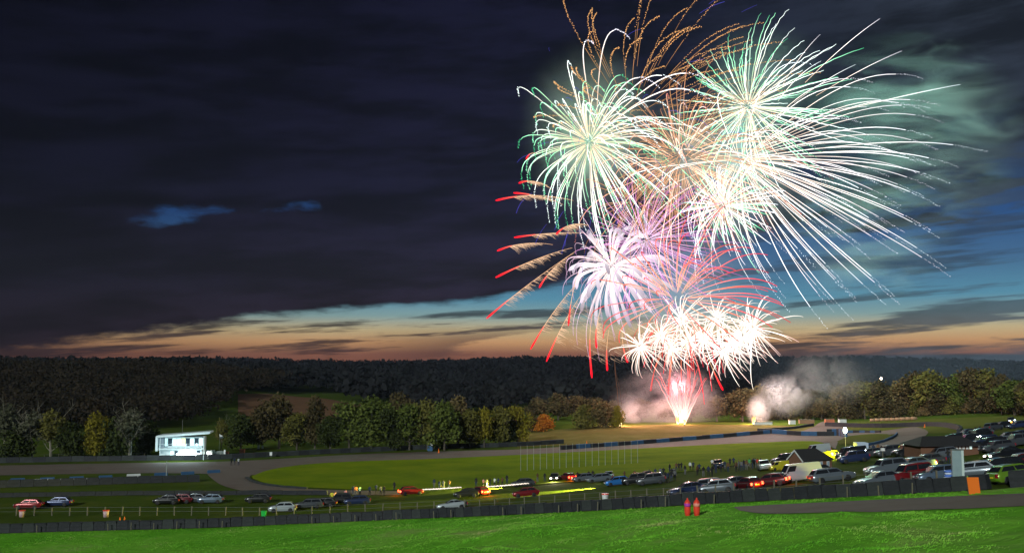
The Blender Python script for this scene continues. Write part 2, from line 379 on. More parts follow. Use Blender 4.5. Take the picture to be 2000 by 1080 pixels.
# ------------------------------------------------------------------ tyre walls
BLK = {}
def block_mesh(L, h, d, m, key):
    k = (round(L, 1), h, d, m.name, key)
    if k in BLK: return BLK[k]
    mb = MB(); r = .07; hh = h * (1 + .05 * math.sin(key * 7.1)); 
    prof = [(0, .02), (-.02, h * .3), (.015, h * .36), (-.015, h * .64), (.02, h * .7), (.0, hh - r), (.07, hh)]
    v = []; 
    for sx in (-1, 1):
        for (dy, z) in prof: v.append((sx * (L / 2 - .03 - (.04 if z > h * .9 else 0)), -d / 2 + dy, z))
        for (dy, z) in reversed(prof): v.append((sx * (L / 2 - .03 - (.04 if z > h * .9 else 0)), d / 2 - dy, z))
    n = len(prof) * 2; f = [(i, (i + 1) % n, n + (i + 1) % n, n + i) for i in range(n)] + [tuple(range(n))[::-1], tuple(range(n, 2 * n))]
    BLK[k] = mesh('block', v, f, m); return BLK[k]
def wall(name, line, step, h, d, mats, label, cat='barrier', piece='tyre_bundle', off=0, jig=.03):
    L = np.r_[0, np.cumsum(np.linalg.norm(np.diff(line, axis=0), axis=1))]; n = max(2, int(round(L[-1] / step)))
    q = np.linspace(0, L[-1], n + 1); P = np.stack([np.interp(q, L, line[:, k]) for k in (0, 1)], 1)
    o0 = Vector((P[0][0], P[0][1], Hs(*P[0]))); root = empty(name, o0); tag(root, label, cat)
    for i in range(n):
        a, b = P[i], P[i + 1]; c = (a + b) / 2; za, zb = Hs(*a), Hs(*b); ln = math.hypot(*(b - a)); 
        m = mats[i % len(mats)] if not callable(mats) else mats(i)
        if m is None: continue
        o = ob(piece, block_mesh(ln, h, d, m, i % 5), root)
        o.location = (c[0] - o0.x, c[1] - o0.y, (za + zb) / 2 - o0.z + random.uniform(-jig, jig))
        o.rotation_euler = (0, -math.atan2(zb - za, ln), math.atan2(b[1] - a[1], b[0] - a[0]))
    return root
wall('tyre_wall', gpoly([(p[0], p[1] - 1) for p in bar_px], 160) + np.array([0, .8]), 1.5, 1.15, .75, [M_tyre, M_tyre, M_tyre2, M_tyre, M_tyre2, M_tyre, M_tyre], 'long dark tyre wall across the front of the spectator field')
wall('tyre_wall', gpoly([(1975, 952), (2000, 950), (2060, 947)], 10), 1.4, 1.35, .9, [M_tyre], 'short dark tyre wall cut by the right edge beyond the gap')
# barrier uprights, pale
up = empty('barrier_upright', (0, 0, 0)); tag(up, 'row of pale timber uprights along the face of the long tyre wall', 'posts')
L = np.r_[0, np.cumsum(np.linalg.norm(np.diff(bar_w, axis=0), axis=1))]
stake = MB().box(-.05, -.04, 0, .05, .04, 1.12).me('stake', M_post)
for s in np.arange(2, L[-1] - 6, 3.0):
    x = np.interp(s, L, bar_w[:, 0]); y = np.interp(s, L, bar_w[:, 1]) + .25
    if random.random() < .75: o = ob('stake', stake, up, (x, y, Hs(x, y))); o.scale.z = random.uniform(.8, 1.03); o.rotation_euler = (0, random.uniform(-.06, .06), 0)
wall('tyre_wall', gpoly([(-40, 954), (0, 952), (120, 948), (250, 944), (390, 940)], 60), 2.2, 1.3, .7, [M_tyre], 'black tyre wall on the left with blue and white blocks behind')
wall('tyre_wall', gpoly([(-40, 972), (0, 971), (150, 968), (300, 966), (420, 966), (520, 965), (640, 966)], 60), 2.6, .7, .6, [M_tyre], 'low black barrier at the near side of the left bend')
wall('track_block_row', gpoly([(-40, 943), (0, 941), (90, 938), (180, 935), (290, 930), (430, 923)], 40), 2.6, .62, .5, lambda i: [M_blue, None, M_white if i in (4, 8, 10) else M_blue, None][i % 4], 'row of blue and white blocks behind the left tyre wall', piece='block')
tag(ob('banner_board', MB().box(-5.6, -.04, .1, 5.6, .04, .75).me('banner_board', M_white), None), 'long pale board lying along the left tyre wall', 'board')
bb = bpy.data.objects['banner_board']; p = G(127, 941); bb.location = p; bb.rotation_euler = (rad(-35), 0, rad(8))
wall('tyre_wall', gpoly([(-40, 905), (0, 904), (130, 901), (300, 899), (420, 897), (560, 890), (700, 883), (860, 876), (1000, 872), (1100, 866)], 120), 2.8, 1.2, .7, [M_tyre, M_tyre2], 'long dark tyre wall behind the far straight')
wall('tyre_wall', gpoly([(1096, 878), (1180, 872), (1300, 863), (1400, 855), (1480, 848), (1530, 844)], 80), 2.6, 1.1, .7, lambda i: [M_tyre, M_blue][(i // 2) % 2], 'dark wall with blue sections below the firework bank')
wall('tyre_wall', gpoly([(1480, 844), (1530, 848), (1580, 851), (1630, 851)], 40), 2.6, 1.3, .7, lambda i: [M_tyre, M_blue][(i // 2) % 2], 'blue and black wall left of the hairpin')
wall('tyre_wall', gpoly([(1616, 851), (1640, 851), (1652, 854)], 10), 1.6, 2.0, .8, [M_tyre, M_blue], 'taller black and blue wall end at the hairpin')
wall('tyre_wall', gpoly([(1480, 842), (1530, 839), (1560, 836), (1588, 831)], 30), 2.6, .8, .6, [M_tyre], 'low black wall left of the pale service road')
wall('tyre_wall', gpoly([(1612, 832), (1660, 834), (1720, 835), (1790, 833), (1835, 833), (1865, 838), (1877, 845), (1872, 852)], 80), 2.6, 1.3, .7, [M_tyre], 'dark wall curving round the top of the hairpin')
wall('blue_kerb_wall', gpoly([(1660, 877), (1700, 870), (1730, 862), (1748, 853), (1752, 848)], 40), 2.2, .6, .4, [M_blue], 'low blue wall round the inside of the hairpin')
wall('blue_block_row', gpoly([(1640, 845), (1680, 845), (1720, 845)], 20), 2.2, .7, .5, [M_tyre, M_blue], 'short row of black and blue blocks inside the hairpin')
wall('kerb_wall', gpoly([(482, 934), (500, 943), (540, 950), (600, 955)], 30), 2.4, .35, .6, [M_tyre2], 'low dark kerb round the left tip of the infield')

# ------------------------------------------------------------------ spectator fence
def fence(name, line, step, h, r, label, wires=(.95, .5), group=None, base_off=0):
    L = np.r_[0, np.cumsum(np.linalg.norm(np.diff(line, axis=0), axis=1))]; n = int(L[-1] / step)
    root = empty(name, (line[0][0], line[0][1], Hs(*line[0]))); tag(root, label, 'fence'); o0 = root.location
    pm = MB().box(-r, -r, 0, r, r, h).me('post', M_post); tops = []
    for i in range(n + 1):
        x = np.interp(i * step, L, line[:, 0]); y = np.interp(i * step, L, line[:, 1]); z = Hs(x, y)
        o = ob('post', pm, root, (x - o0.x, y - o0.y, z - o0.z)); o.rotation_euler = (random.uniform(-.03, .03), random.uniform(-.04, .04), 0); o.scale.z = random.uniform(.93, 1.06)
        tops.append(Vector((x - o0.x, y - o0.y, z - o0.z)))
    for w in wires:
        MB().tube([t + Vector((0, -r - .01, h * w)) for t in tops], .022, 4).build('wire', M_wire, root)
    return root
fl = gpoly([(-40, 1008), (0, 1007), (200, 1006), (400, 1006), (560, 1006), (700, 1001), (850, 995), (1000, 989), (1150, 981), (1300, 973), (1500, 962), (1650, 952), (1800, 945), (1868, 941)], 160)
fence('wire_fence', fl, 2.6, 1.25, .07, 'long post and wire fence between the parked cars and the tyre wall')
fence('wire_fence', gpoly([(1948, 940), (1975, 938), (2030, 935)], 10), 1.1, 1.3, .05, 'short rail fence in front of the lime green car')
fence('wire_fence', gpoly([(0, 900), (120, 898), (240, 896), (305, 895)], 30), 3.2, 1.4, .05, 'thin fence in front of the birches on the left')

# ------------------------------------------------------------------ trees
def crown_mesh(name, R, Ht, n, leaf, m, seed, lumps=8, flat=1.0, z0=.25, sparse=0):
    r = np.random.default_rng(seed); cs = []
    for i in range(lumps):
        a = r.uniform(0, 6.28); q = r.uniform(.15, .62) * R; zz = Ht * r.uniform(z0 + .12, .80)
        w = 1 - .45 * max(0, (zz / Ht - .55) / .45)
        cs.append((q * w * math.cos(a), q * w * math.sin(a), zz, r.uniform(.34, .58) * R))
    cs.append((0, 0, Ht * .82, R * .42)); cs.append((0, 0, Ht * .5, R * .62))
    cs = np.array(cs); k = r.integers(0, len(cs), n); d = r.normal(size=(n, 3)); d /= np.linalg.norm(d, axis=1)[:, None]
    rr = (1 - r.random(n) ** 2.2 * .7)[:, None]
    if sparse: rr = (r.random(n) ** .6)[:, None]
    p = cs[k, :3] + d * cs[k, 3:4] * rr * np.array([1, 1, .95 * flat]) * (1 + .14 * r.normal(size=(n, 1)))
    p = p[(p[:, 2] > Ht * z0 * .55) & (p[:, 2] < Ht * 1.04)]; d = d[:len(p)]; n = len(p)
    u = r.normal(size=(n, 3)); u /= np.linalg.norm(u, axis=1)[:, None]; w = np.cross(u, d + .4 * r.normal(size=(n, 3))); w /= np.linalg.norm(w, axis=1)[:, None] + 1e-9
    s = leaf * r.uniform(.6, 1.5, (n, 1))
    v = np.stack([p - u * s, p + w * s * .7, p + u * s, p - w * s * .7], 1).reshape(-1, 3)
    f = [(4 * i, 4 * i + 1, 4 * i + 2, 4 * i + 3) for i in range(n)]
    me = bpy.data.meshes.new(name); me.from_pydata(v.tolist(), [], f); me.materials.append(m); return me
def trunk_mesh(Ht, r0, seed, bare=False, m=None):
    r = random.Random(seed); mb = MB(); pts = [Vector((0, 0, -.3))]
    for i in range(1, 6): pts.append(Vector((r.uniform(-.25, .25) * i * .5, r.uniform(-.2, .2) * i * .5, Ht * .82 * i / 5)))
    mb.tube(pts, [r0 * (1 - .15 * i) for i in range(6)], 6)
    for i in range(14 if bare else 6):
        b = pts[r.randint(1, 4)] .copy(); a = r.uniform(0, 6.28); ln = Ht * r.uniform(.22, .42)
        e = b + Vector((math.cos(a) * ln * .7, math.sin(a) * ln * .7, ln * r.uniform(.5, 1))); mid = (b + e) / 2 + Vector((0, 0, -.1 * ln))
        mb.tube([b, mid, e], [r0 * .42, r0 * .26, r0 * .06], 4)
        if bare:
            for _ in range(3):
                c = mid.lerp(e, r.random()); e2 = c + Vector((r.uniform(-1, 1), r.uniform(-1, 1), r.uniform(.4, 1.2))) * ln * .35; mb.tube([c, e2], [r0 * .16, r0 * .04], 3)
    return mb.me('trunk', m or M_bark)
def leafmat(name, c, v, vs=.25):
    m = mat(name, c, .95, var=v, vscale=vs, spec=.1, coord='Object'); return m
LM = {'green': leafmat('green_leaves', rgb(.045, .066, .012), [rgb(.13, .155, .034)]),
      'dark': leafmat('dark_leaves', rgb(.022, .032, .009), [rgb(.055, .068, .019)]),
      'olive': leafmat('olive_leaves', rgb(.066, .066, .015), [rgb(.16, .145, .036)]),
      'brown': leafmat('brown_leaves', rgb(.045, .036, .016), [rgb(.10, .078, .034)]),
      'yellow': leafmat('yellow_leaves', rgb(.12, .105, .012), [rgb(.24, .20, .022)]),
      'orange': leafmat('orange_leaves', rgb(.34, .105, .014), [rgb(.5, .18, .025)]),
      'grey': leafmat('grey_twigs', rgb(.055, .058, .034), [rgb(.11, .112, .07)]),
      'tan': leafmat('tan_leaves', rgb(.085, .064, .026), [rgb(.17, .125, .055)])}
CR = []
for i in range(4): CR.append(crown_mesh('crown', 4.6, 11, 3800, .30, LM['green'], 10 + i, 9, z0=.12))
for i in range(2): CR.append(crown_mesh('crown', 3.6, 12, 2600, .26, LM['green'], 20 + i, 10, z0=.34, sparse=1))   # loose, tall trunk
for i in range(2): CR.append(crown_mesh('crown', 4.4, 7, 2600, .28, LM['green'], 30 + i, 9, z0=.03))            # bush
TR = [trunk_mesh(11, .28, 5), trunk_mesh(12, .24, 6, True, M_pale), trunk_mesh(6, .2, 7)]
def tree(px, py, hpx, shape, col, label, group=None, name='tree', w=1.0, yd=None, back=0):
    p = G(px, py) if yd is None else yd
    if yd is None and back: k_ = 1 + back / p.y; p = Vector((p.x * k_, p.y * k_, Hs(p.x * k_, p.y * k_)))
    cm = CR[shape]; base = 11 if shape < 4 else (12 if shape < 6 else 7)
    d = p.y; hm = hpx / F * d / base
    o = empty(name, p, random.uniform(0, 6.28)); tag(o, label, 'tree' if shape < 6 else 'bush', group)
    t = ob('trunk', TR[0 if shape < 4 else (1 if shape < 6 else 2)], o)
    c = ob('crown', cm, o); c.material_slots[0].link = 'OBJECT'; c.material_slots[0].material = LM[col]
    for q in (t, c): q.scale = (hm * w, hm * w, hm)
    return o
TL = [  # px, base y, height px, shape, colour, label, width
 (8, 898, 116, 4, 'grey', 'pale nearly bare tree cut by the left edge', 1.2), (62, 899, 100, 5, 'grey', 'bare pale tree with slim trunks, second from the left edge', 1.2),
 (98, 899, 104, 4, 'olive', 'loose olive tree over a cluster of pale trunks', 1.3), (30, 900, 62, 6, 'dark', 'dark low bush under the bare trees at the left edge', 1.0),
 (140, 899, 70, 7, 'dark', 'dark bush between the pale trunks and the yellow tree', .8), (184, 898, 92, 0, 'yellow', 'yellow green autumn tree left of the white control tower', .85),
 (222, 897, 78, 6, 'dark', 'dark ivy green tree close left of the control tower', .8), (252, 897, 104, 5, 'grey', 'pale flat topped tree rising over the dark one left of the tower', 1.25),
 (284, 890, 60, 7, 'dark', 'dark bush right behind the tower, left side', .9), (432, 888, 74, 5, 'olive', 'pale spindly tree beside the white flag right of the tower', .8),
 (470, 880, 72, 2, 'dark', 'dark round tree right of the white flag', 1.1), (505, 878, 84, 1, 'brown', 'brown tree below the brown hillside field, left one', 1.1),
 (545, 876, 106, 0, 'brown', 'tall brown tree standing against the brown field', .95), (580, 878, 72, 3, 'olive', 'low olive tree between the two brown trees', 1.1),
 (615, 876, 102, 1, 'brown', 'tall brown tree at the right part of the brown field', .85), (645, 880, 70, 2, 'dark', 'dark tree filling the gap left of the big green tree', 1.0),
 (682, 879, 96, 3, 'green', 'left half of the pair of big green trees in the centre left', 1.0), (724, 879, 104, 0, 'green', 'big rounded green tree, tallest of the row', 1.15),
 (760, 880, 84, 2, 'dark', 'dark tree just right of the tallest green tree', .8), (778, 874, 108, 1, 'brown', 'brown topped tree behind the green row', .95),
 (800, 879, 90, 3, 'green', 'green tree over two thin pale trunks', 1.0), (835, 878, 98, 0, 'olive', 'olive tree above the blue box', .95), (868, 879, 96, 2, 'green', 'dense dark green tree right of the blue box', 1.0),
 (895, 873, 100, 1, 'tan', 'tan and orange topped tree behind the green ones', .9), (918, 876, 76, 3, 'olive', 'yellowish green tree left of the brown one near the row end', .9),
 (946, 874, 78, 0, 'yellow', 'yellow green tree in the right part of the row', .8), (975, 872, 80, 1, 'olive', 'brownish tree next to the last of the row', .85),
 (1010, 868, 76, 2, 'yellow', 'rounded yellow green tree closing the row at its right end', .95), (990, 870, 50, 7, 'dark', 'dark bush under the right end of the row', .8),
 (1062, 842, 32, 6, 'orange', 'bright orange bush beside the brown bank', 1.15), (1040, 843, 34, 7, 'brown', 'brown bush left of the orange one', .8),
 (1140, 836, 44, 6, 'olive', 'wide rounded bush left of the first flare', 1.1), (1178, 834, 46, 7, 'tan', 'tan bush next to the first flare', 1.1), (1205, 834, 40, 6, 'yellow', 'yellowish bush lit by the first flare', .7)]
for (px, py, h, s, c, lab, w) in TL: tree(px, py, h, s, c, lab, 'trees along the far side of the track' if s < 6 else 'bushes along the far side of the track', 'tree' if s < 6 else 'bush', w)
k = 0
for px, py, h, col in [(1050, 818, 42, 'brown'), (1090, 820, 52, 'brown'), (1130, 820, 48, 'brown'), (1165, 820, 44, 'brown'), (1200, 822, 40, 'brown'), (1250, 823, 46, 'brown'), (1300, 823, 44, 'brown'), (1350, 823, 48, 'brown'), (1400, 823, 50, 'brown'), (1450, 823, 64, 'brown')]:
    tree(px, py, h, k % 4, col, nth(k) + ' of the brown trees in the hedge line behind the firework field', 'hedge line trees behind the fireworks', 'tree', 1.5); k += 1
RT = [(1490, 70), (1520, 60), (1545, 52), (1572, 66), (1605, 50), (1638, 74), (1665, 60), (1690, 66), (1718, 70), (1748, 66), (1775, 84), (1800, 78), (1822, 82), (1850, 78), (1878, 74), (1905, 84), (1930, 78), (1958, 84), (1982, 78), (2010, 82), (2040, 80)]
for i, (px, h) in enumerate(RT):
    yb = 828 - (px - 1490) * .020 + random.uniform(-1, 1)
    tree(px, yb, h * random.uniform(.82, 1.12), i % 4, ['tan', 'brown', 'olive', 'brown', 'tan'][i % 5] if px < 1800 else ['olive', 'brown', 'green', 'brown'][i % 4],
         nth(i) + ' of the rounded trees along the right hand wood edge', 'trees of the right hand wood edge', 'tree', random.uniform(1.15, 1.45), back=26)
for i, px in enumerate(range(1500, 2040, 26)):
    tree(px, 826 - (px - 1490) * .020, random.uniform(22, 36), 6 + i % 2, ['tan', 'brown', 'olive'][i % 3], nth(i) + ' clump of low scrub at the foot of the right hand wood', 'scrub along the right hand wood edge', 'bush', 1.2, back=20)
# second row behind, on slightly higher ground
for i, px in enumerate([1560, 1600, 1640, 1672, 1700, 1735, 1770, 1810, 1860]):
    d = ray(px, 700); y = 480; x = d.x / d.y * y
    tree(px, 0, [30, 36, 46, 54, 50, 44, 48, 44, 42][i], (i + 1) % 4, ['brown', 'dark'][i % 2], nth(i) + ' of the dusky trees standing behind the right hand wood edge', 'second row of the right hand wood', 'tree', 1.6, yd=Vector((x, y, Hs(x, y))))

# woods that read as one mass
def wood(name, spots, hr, m, label, q=70, leaf=1.3, seed=1):
    r = np.random.default_rng(seed); V = []; 
    for (x, y) in spots:
        z = Hs(x, y); h = r.uniform(*hr); R = h * r.uniform(.42, .62); n = q
        d = r.normal(size=(n, 3)); d /= np.linalg.norm(d, axis=1)[:, None]; d[:, 2] = np.abs(d[:, 2]) * 1.0 - .35
        p = np.array([x, y, z + h * .52]) + d * np.array([R, R, h * .5]) * (1 + .16 * r.normal(size=(n, 1)))
        u = r.normal(size=(n, 3)); u /= np.linalg.norm(u, axis=1)[:, None]; w = np.cross(u, d + .3 * r.normal(size=(n, 3))); w /= np.linalg.norm(w, axis=1)[:, None] + 1e-9
        s = leaf * r.uniform(.5, 1.3, (n, 1))
        V.append(np.stack([p - u * s, p + w * s * .8, p + u * s, p - w * s * .8], 1).reshape(-1, 3))
    V = np.concatenate(V); nq = len(V) // 4
    me = bpy.data.meshes.new(name); me.vertices.add(len(V)); me.vertices.foreach_set('co', V.astype(np.float32).ravel())
    me.loops.add(nq * 4); me.loops.foreach_set('vertex_index', np.arange(nq * 4, dtype=np.int32))
    me.polygons.add(nq); me.polygons.foreach_set('loop_start', np.arange(0, nq * 4, 4, dtype=np.int32)); me.update(calc_edges=True); me.validate()
    me.materials.append(m); return tag(ob(name, me), label, kind='stuff')
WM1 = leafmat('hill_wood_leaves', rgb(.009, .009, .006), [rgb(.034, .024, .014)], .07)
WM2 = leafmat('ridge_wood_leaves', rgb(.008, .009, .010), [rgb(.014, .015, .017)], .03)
r = np.random.default_rng(11); sp1 = []
while len(sp1) < 1500:
    x = r.uniform(-340, -80); y = r.uniform(335, 600)
    pxl = 1000 + F * x / y
    if pxl < -60 or pxl > 476 + (y - 470) * .9: continue
    if y < 335 + .12 * max(0, x + 190): continue
    if 400 < pxl < 700 and y < 395: continue
    if 465 < pxl < 725 and y < 520: continue
    sp1.append((x, y))
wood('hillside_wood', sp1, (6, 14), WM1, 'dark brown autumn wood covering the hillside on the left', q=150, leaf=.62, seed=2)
sp2 = []
while len(sp2) < 3900:
    y = 430 + 810 * r.random() ** .9; x = r.uniform(-.58, .58) * y
    if y < 560 and not (-.17 < x / y < .24): continue
    if y < 470 and x / y < -.1: continue
    if abs(x) > 830: continue
    sp2.append((x, y))
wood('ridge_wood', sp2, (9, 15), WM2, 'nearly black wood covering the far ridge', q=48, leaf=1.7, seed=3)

# ------------------------------------------------------------------ cars
CARDIM = {'hatch': dict(L=4.1, W=1.78, H=1.48, hood=.92, A=(1.15, .45), Cc=(-1.35, -1.85), tail=.98),
          'saloon': dict(L=4.6, W=1.82, H=1.44, hood=.88, A=(1.05, .35), Cc=(-.95, -1.60), tail=.98),
          'estate': dict(L=4.6, W=1.82, H=1.50, hood=.90, A=(1.10, .45), Cc=(-1.75, -2.15), tail=.98),
          'suv': dict(L=4.5, W=1.9, H=1.74, hood=1.08, A=(1.10, .60), Cc=(-1.65, -2.05), tail=1.12),
          'coupe': dict(L=4.4, W=1.82, H=1.38, hood=.86, A=(.95, .1), Cc=(-.75, -1.85), tail=.98),
          'van': dict(L=4.9, W=1.95, H=1.95, hood=1.12, A=(1.75, 1.15), Cc=(-2.30, -2.40), tail=1.1)}
CM = {}
def car_meshes(kind):
    if kind in CM: return CM[kind]
    d = CARDIM[kind]; L, Wd, Hh = d['L'], d['W'], d['H']; hl = L / 2; w = Wd / 2; zb = .24
    mb = MB(); st = []
    xs_ = [-hl, -hl + .06, -hl + .3, d['Cc'][1], -.6, .3, d['A'][0], d['A'][0] + .25, hl - .35, hl - .1, hl]
    xs_ = sorted(xs_)
    for x in xs_:
        e = abs(x) / hl; hw = w * (1 - .16 * max(0, (e - .8) / .2) ** 2); 
        if x > d['A'][0]: t = (x - d['A'][0]) / (hl - d['A'][0]); zt = (d['hood'] + .06) * (1 - .20 * t ** 3) - .05 * t
        else: zt = d['tail'] * (1 - .10 * max(0, (e - .85) / .15)) if x < 0 else d['hood'] + .06
        z0 = zb + (.12 * max(0, (e - .88) / .12))
        if x == -hl or x == hl: zt -= .12; z0 += .08
        st.append([(-hw * .93, z0), (-hw, z0 + .14), (-hw * 1.0, (z0 + zt) / 2 + .05), (-hw * .965, zt - .1), (-hw * .88, zt), (0, zt + .025), (hw * .88, zt), (hw * .965, zt - .1), (hw, (z0 + zt) / 2 + .05), (hw, z0 + .14), (hw * .93, z0)])
    n = 11; v = [(x, a, b) for x, s in zip(xs_, st) for a, b in s]; f = []
    for i in range(len(xs_) - 1):
        for k in range(n): f.append((i * n + k, i * n + (k + 1) % n, (i + 1) * n + (k + 1) % n, (i + 1) * n + k))
    f.append(tuple(range(n))[::-1]); f.append(tuple((len(xs_) - 1) * n + k for k in range(n)))
    mb.add(v, f)
    # cabin
    zbelt = d['tail'] - .03; a0, a1 = d['A']; c1, c0 = d['Cc']; wb, wt = w * .9, w * .74
    if kind == 'van': wb, wt = w * .95, w * .84
    zr = Hh; zs = zr - .06
    ring0 = [(a0, zbelt, wb * .93), (a1, zs, wt * .93), (a1 - .25, zr - .01, wt * .9), ((a1 + c1) / 2, zr + .01, wt * .92), (c1 + .15, zr - .03, wt * .9), (c1, zs - .03, wt * .92), (c0, zbelt, wb * .93)]
    v = [(x, -q, z) for x, z, q in ring0] + [(x, q, z) for x, z, q in ring0]; m_ = len(ring0)
    f = [(i, i + 1, m_ + i + 1, m_ + i) for i in range(m_ - 1)] + [tuple(range(m_))[::-1], tuple(range(m_, 2 * m_))]
    mb.add(v, f)
    body = mb.me('body', M_white, True); 
    try: body.set_sharp_from_angle(angle=rad(40))
    except Exception: pass
    # windows
    def quad(pts, nrm, th=.02):
        nv = Vector(nrm).normalized() * th; P = [Vector(p) for p in pts]; vv = P + [p + nv for p in P]
        return MB().add(vv, [(0, 1, 2, 3), (7, 6, 5, 4), (0, 4, 5, 1), (1, 5, 6, 2), (2, 6, 7, 3), (3, 7, 4, 0)]).me('window', M_glass)
    def lp(a, b, t): return a + (b - a) * t
    fw = .1; P0 = (a0, zbelt, wb * .93); P1 = (a1, zs, wt * .93)
    xa, za, wa = [lp(P0[i], P1[i], .10) for i in range(3)]; xb, zb2, wb2 = [lp(P0[i], P1[i], .93) for i in range(3)]
    ws = quad([(xa, -wa * .93, za), (xa, wa * .93, za), (xb, wb2 * .93, zb2), (xb, -wb2 * .93, zb2)], (1, 0, .8))
    Q0 = (c0, zbelt, wb * .93); Q1 = (c1, zs - .03, wt * .92)
    xa, za, wa = [lp(Q0[i], Q1[i], .15) for i in range(3)]; xb, zb2, wb2 = [lp(Q0[i], Q1[i], .92) for i in range(3)]
    rw = quad([(xa, wa * .88, za), (xa, -wa * .88, za), (xb, -wb2 * .88, zb2), (xb, wb2 * .88, zb2)], (-1, 0, .5))
    sides = []
    bh = zs - zbelt
    def sx(t_, z_):  # x on the front/rear edge at height fraction
        return lp(a0, a1, t_) - .12, lp(c0, c1, t_) + .12
    spans = [(.0, .44), (.48, .97)] if kind != 'van' else [(.0, .24)]
    for s0, s1 in spans:
        for sgn in (-1, 1):
            lo, hi = .16, .86
            fl_, rl_ = sx(lo, 0); fh_, rh_ = sx(hi, 0)
            wl, wh = lp(wb * .93, wt * .93, lo), lp(wb * .93, wt * .93, hi)
            pts_ = [(lp(fl_, rl_, s0), sgn * wl, zbelt + bh * lo), (lp(fl_, rl_, s1), sgn * wl, zbelt + bh * lo), (lp(fh_, rh_, max(s0, .0)), sgn * wh, zbelt + bh * hi), (lp(fh_, rh_, s1), sgn * wh, zbelt + bh * hi)]
            pts_ = [pts_[0], pts_[1], pts_[3], pts_[2]]
            if sgn > 0: pts_ = pts_[::-1]
            sides.append(quad(pts_, (0, sgn, .25)))
    ty = MB(); prof = [(.20, -.1), (.31, -.1), (.335, -.06), (.335, .06), (.31, .1), (.20, .1)]; ty.ring(prof, 14); tyre = ty.me('tyre', M_black, True)
    rim = MB().ring([(.05, -.07), (.19, -.085), (.2, .085), (.05, .07)], 10).me('rim', M_rim)
    hy = w * .62; hz = d['hood'] - .22
    hlm = MB().box(-.12, -.17, -.08, .06, .17, .08, tx=.02, ty=.02).me('headlight', M_headoff)
    tlm = MB().box(-.05, -.12, -.15, .12, .12, .15, ty=.02).me('tail_light', M_tailoff)
    pl = MB().box(-.015, -.26, -.055, .015, .26, .055).me('number_plate', M_plate)
    mir = MB().box(-.07, -.09, -.06, .07, .09, .06, tx=.02, ty=.02).me('door_mirror', M_black)
    parts = [('body', body, (0, 0, 0)), ('windscreen', ws, (0, 0, 0))] + ([('rear_window', rw, (0, 0, 0))]) + [('side_window', s_, (0, 0, 0)) for s_ in sides]
    parts += [('headlight', hlm, (hl - .05, s_ * hy, hz)) for s_ in (-1, 1)] + [('tail_light', tlm, (-hl + .0, s_ * w * .76, d['tail'] - .24)) for s_ in (-1, 1)]
    parts += [('number_plate', pl, (-hl - .012, 0, .62)), ('door_mirror', mir, (a0 - .25, -w * 1.02, zbelt + .08)), ('door_mirror', mir, (a0 - .25, w * 1.02, zbelt + .08))]
    wb_ = L * .30
    CM[kind] = (parts, tyre, rim, wb_, w, d); return CM[kind]
PAINT = {}
def paint(name, c, rough=.28, metal=.3):
    if name not in PAINT: PAINT[name] = mat(name + '_car_paint', c, rough, metal=metal, coat=.8, spec=.5)
    return PAINT[name]
PC = {'white': rgb(.38, .43, .46), 'silver': rgb(.115, .138, .165), 'grey': rgb(.06, .068, .08), 'black': rgb(.012, .013, .016), 'red': rgb(.17, .008, .012), 'maroon': rgb(.10, .01, .015),
      'blue': rgb(.02, .14, .42), 'navy': rgb(.018, .03, .085), 'lime': rgb(.14, .27, .02), 'yellow': rgb(.45, .40, .02), 'steel': rgb(.09, .13, .19)}
CARN = {}
def ground_frame(x, y, hdg):
    e = .8; nx = -(Hs(x + e, y) - Hs(x - e, y)) / (2 * e); ny = -(Hs(x, y + e) - Hs(x, y - e)) / (2 * e)
    n = Vector((nx, ny, 1)).normalized(); fx = Vector((math.cos(hdg), math.sin(hdg), 0)); fx = (fx - n * fx.dot(n)).normalized(); fy = n.cross(fx)
    return Matrix((fx, fy, n)).transposed().to_4x4()
def car(px, py, kind, col, hdg, label, head=None, tail=None, scale=1.0, name='parked_car', cat='car', group='vehicles parked in the spectator field', off=0):
    p = G(px, py); parts, tyre, rim, wb_, w, d = car_meshes(kind)
    root = empty(name, p); root.matrix_world = Matrix.Translation(p) @ ground_frame(p.x, p.y, rad(hdg)) @ Matrix.Scale(scale, 4); tag(root, label, cat, group)
    for nm, me, loc in parts:
        o = ob(nm, me, root, loc)
        m = None
        if nm == 'body': m = paint(col, PC[col])
        if nm == 'headlight' and head: m = head
        if nm == 'tail_light' and tail: m = tail
        if m: o.material_slots[0].link = 'OBJECT'; o.material_slots[0].material = m
    for sx_ in (-1, 1):
        for sy in (-1, 1):
            wh = ob('wheel', tyre, root, (sx_ * wb_, sy * (w - .085), .335)); wh.rotation_euler = (rad(90), 0, 0)
            ob('rim', rim, wh)
    return root
S = 'silver'
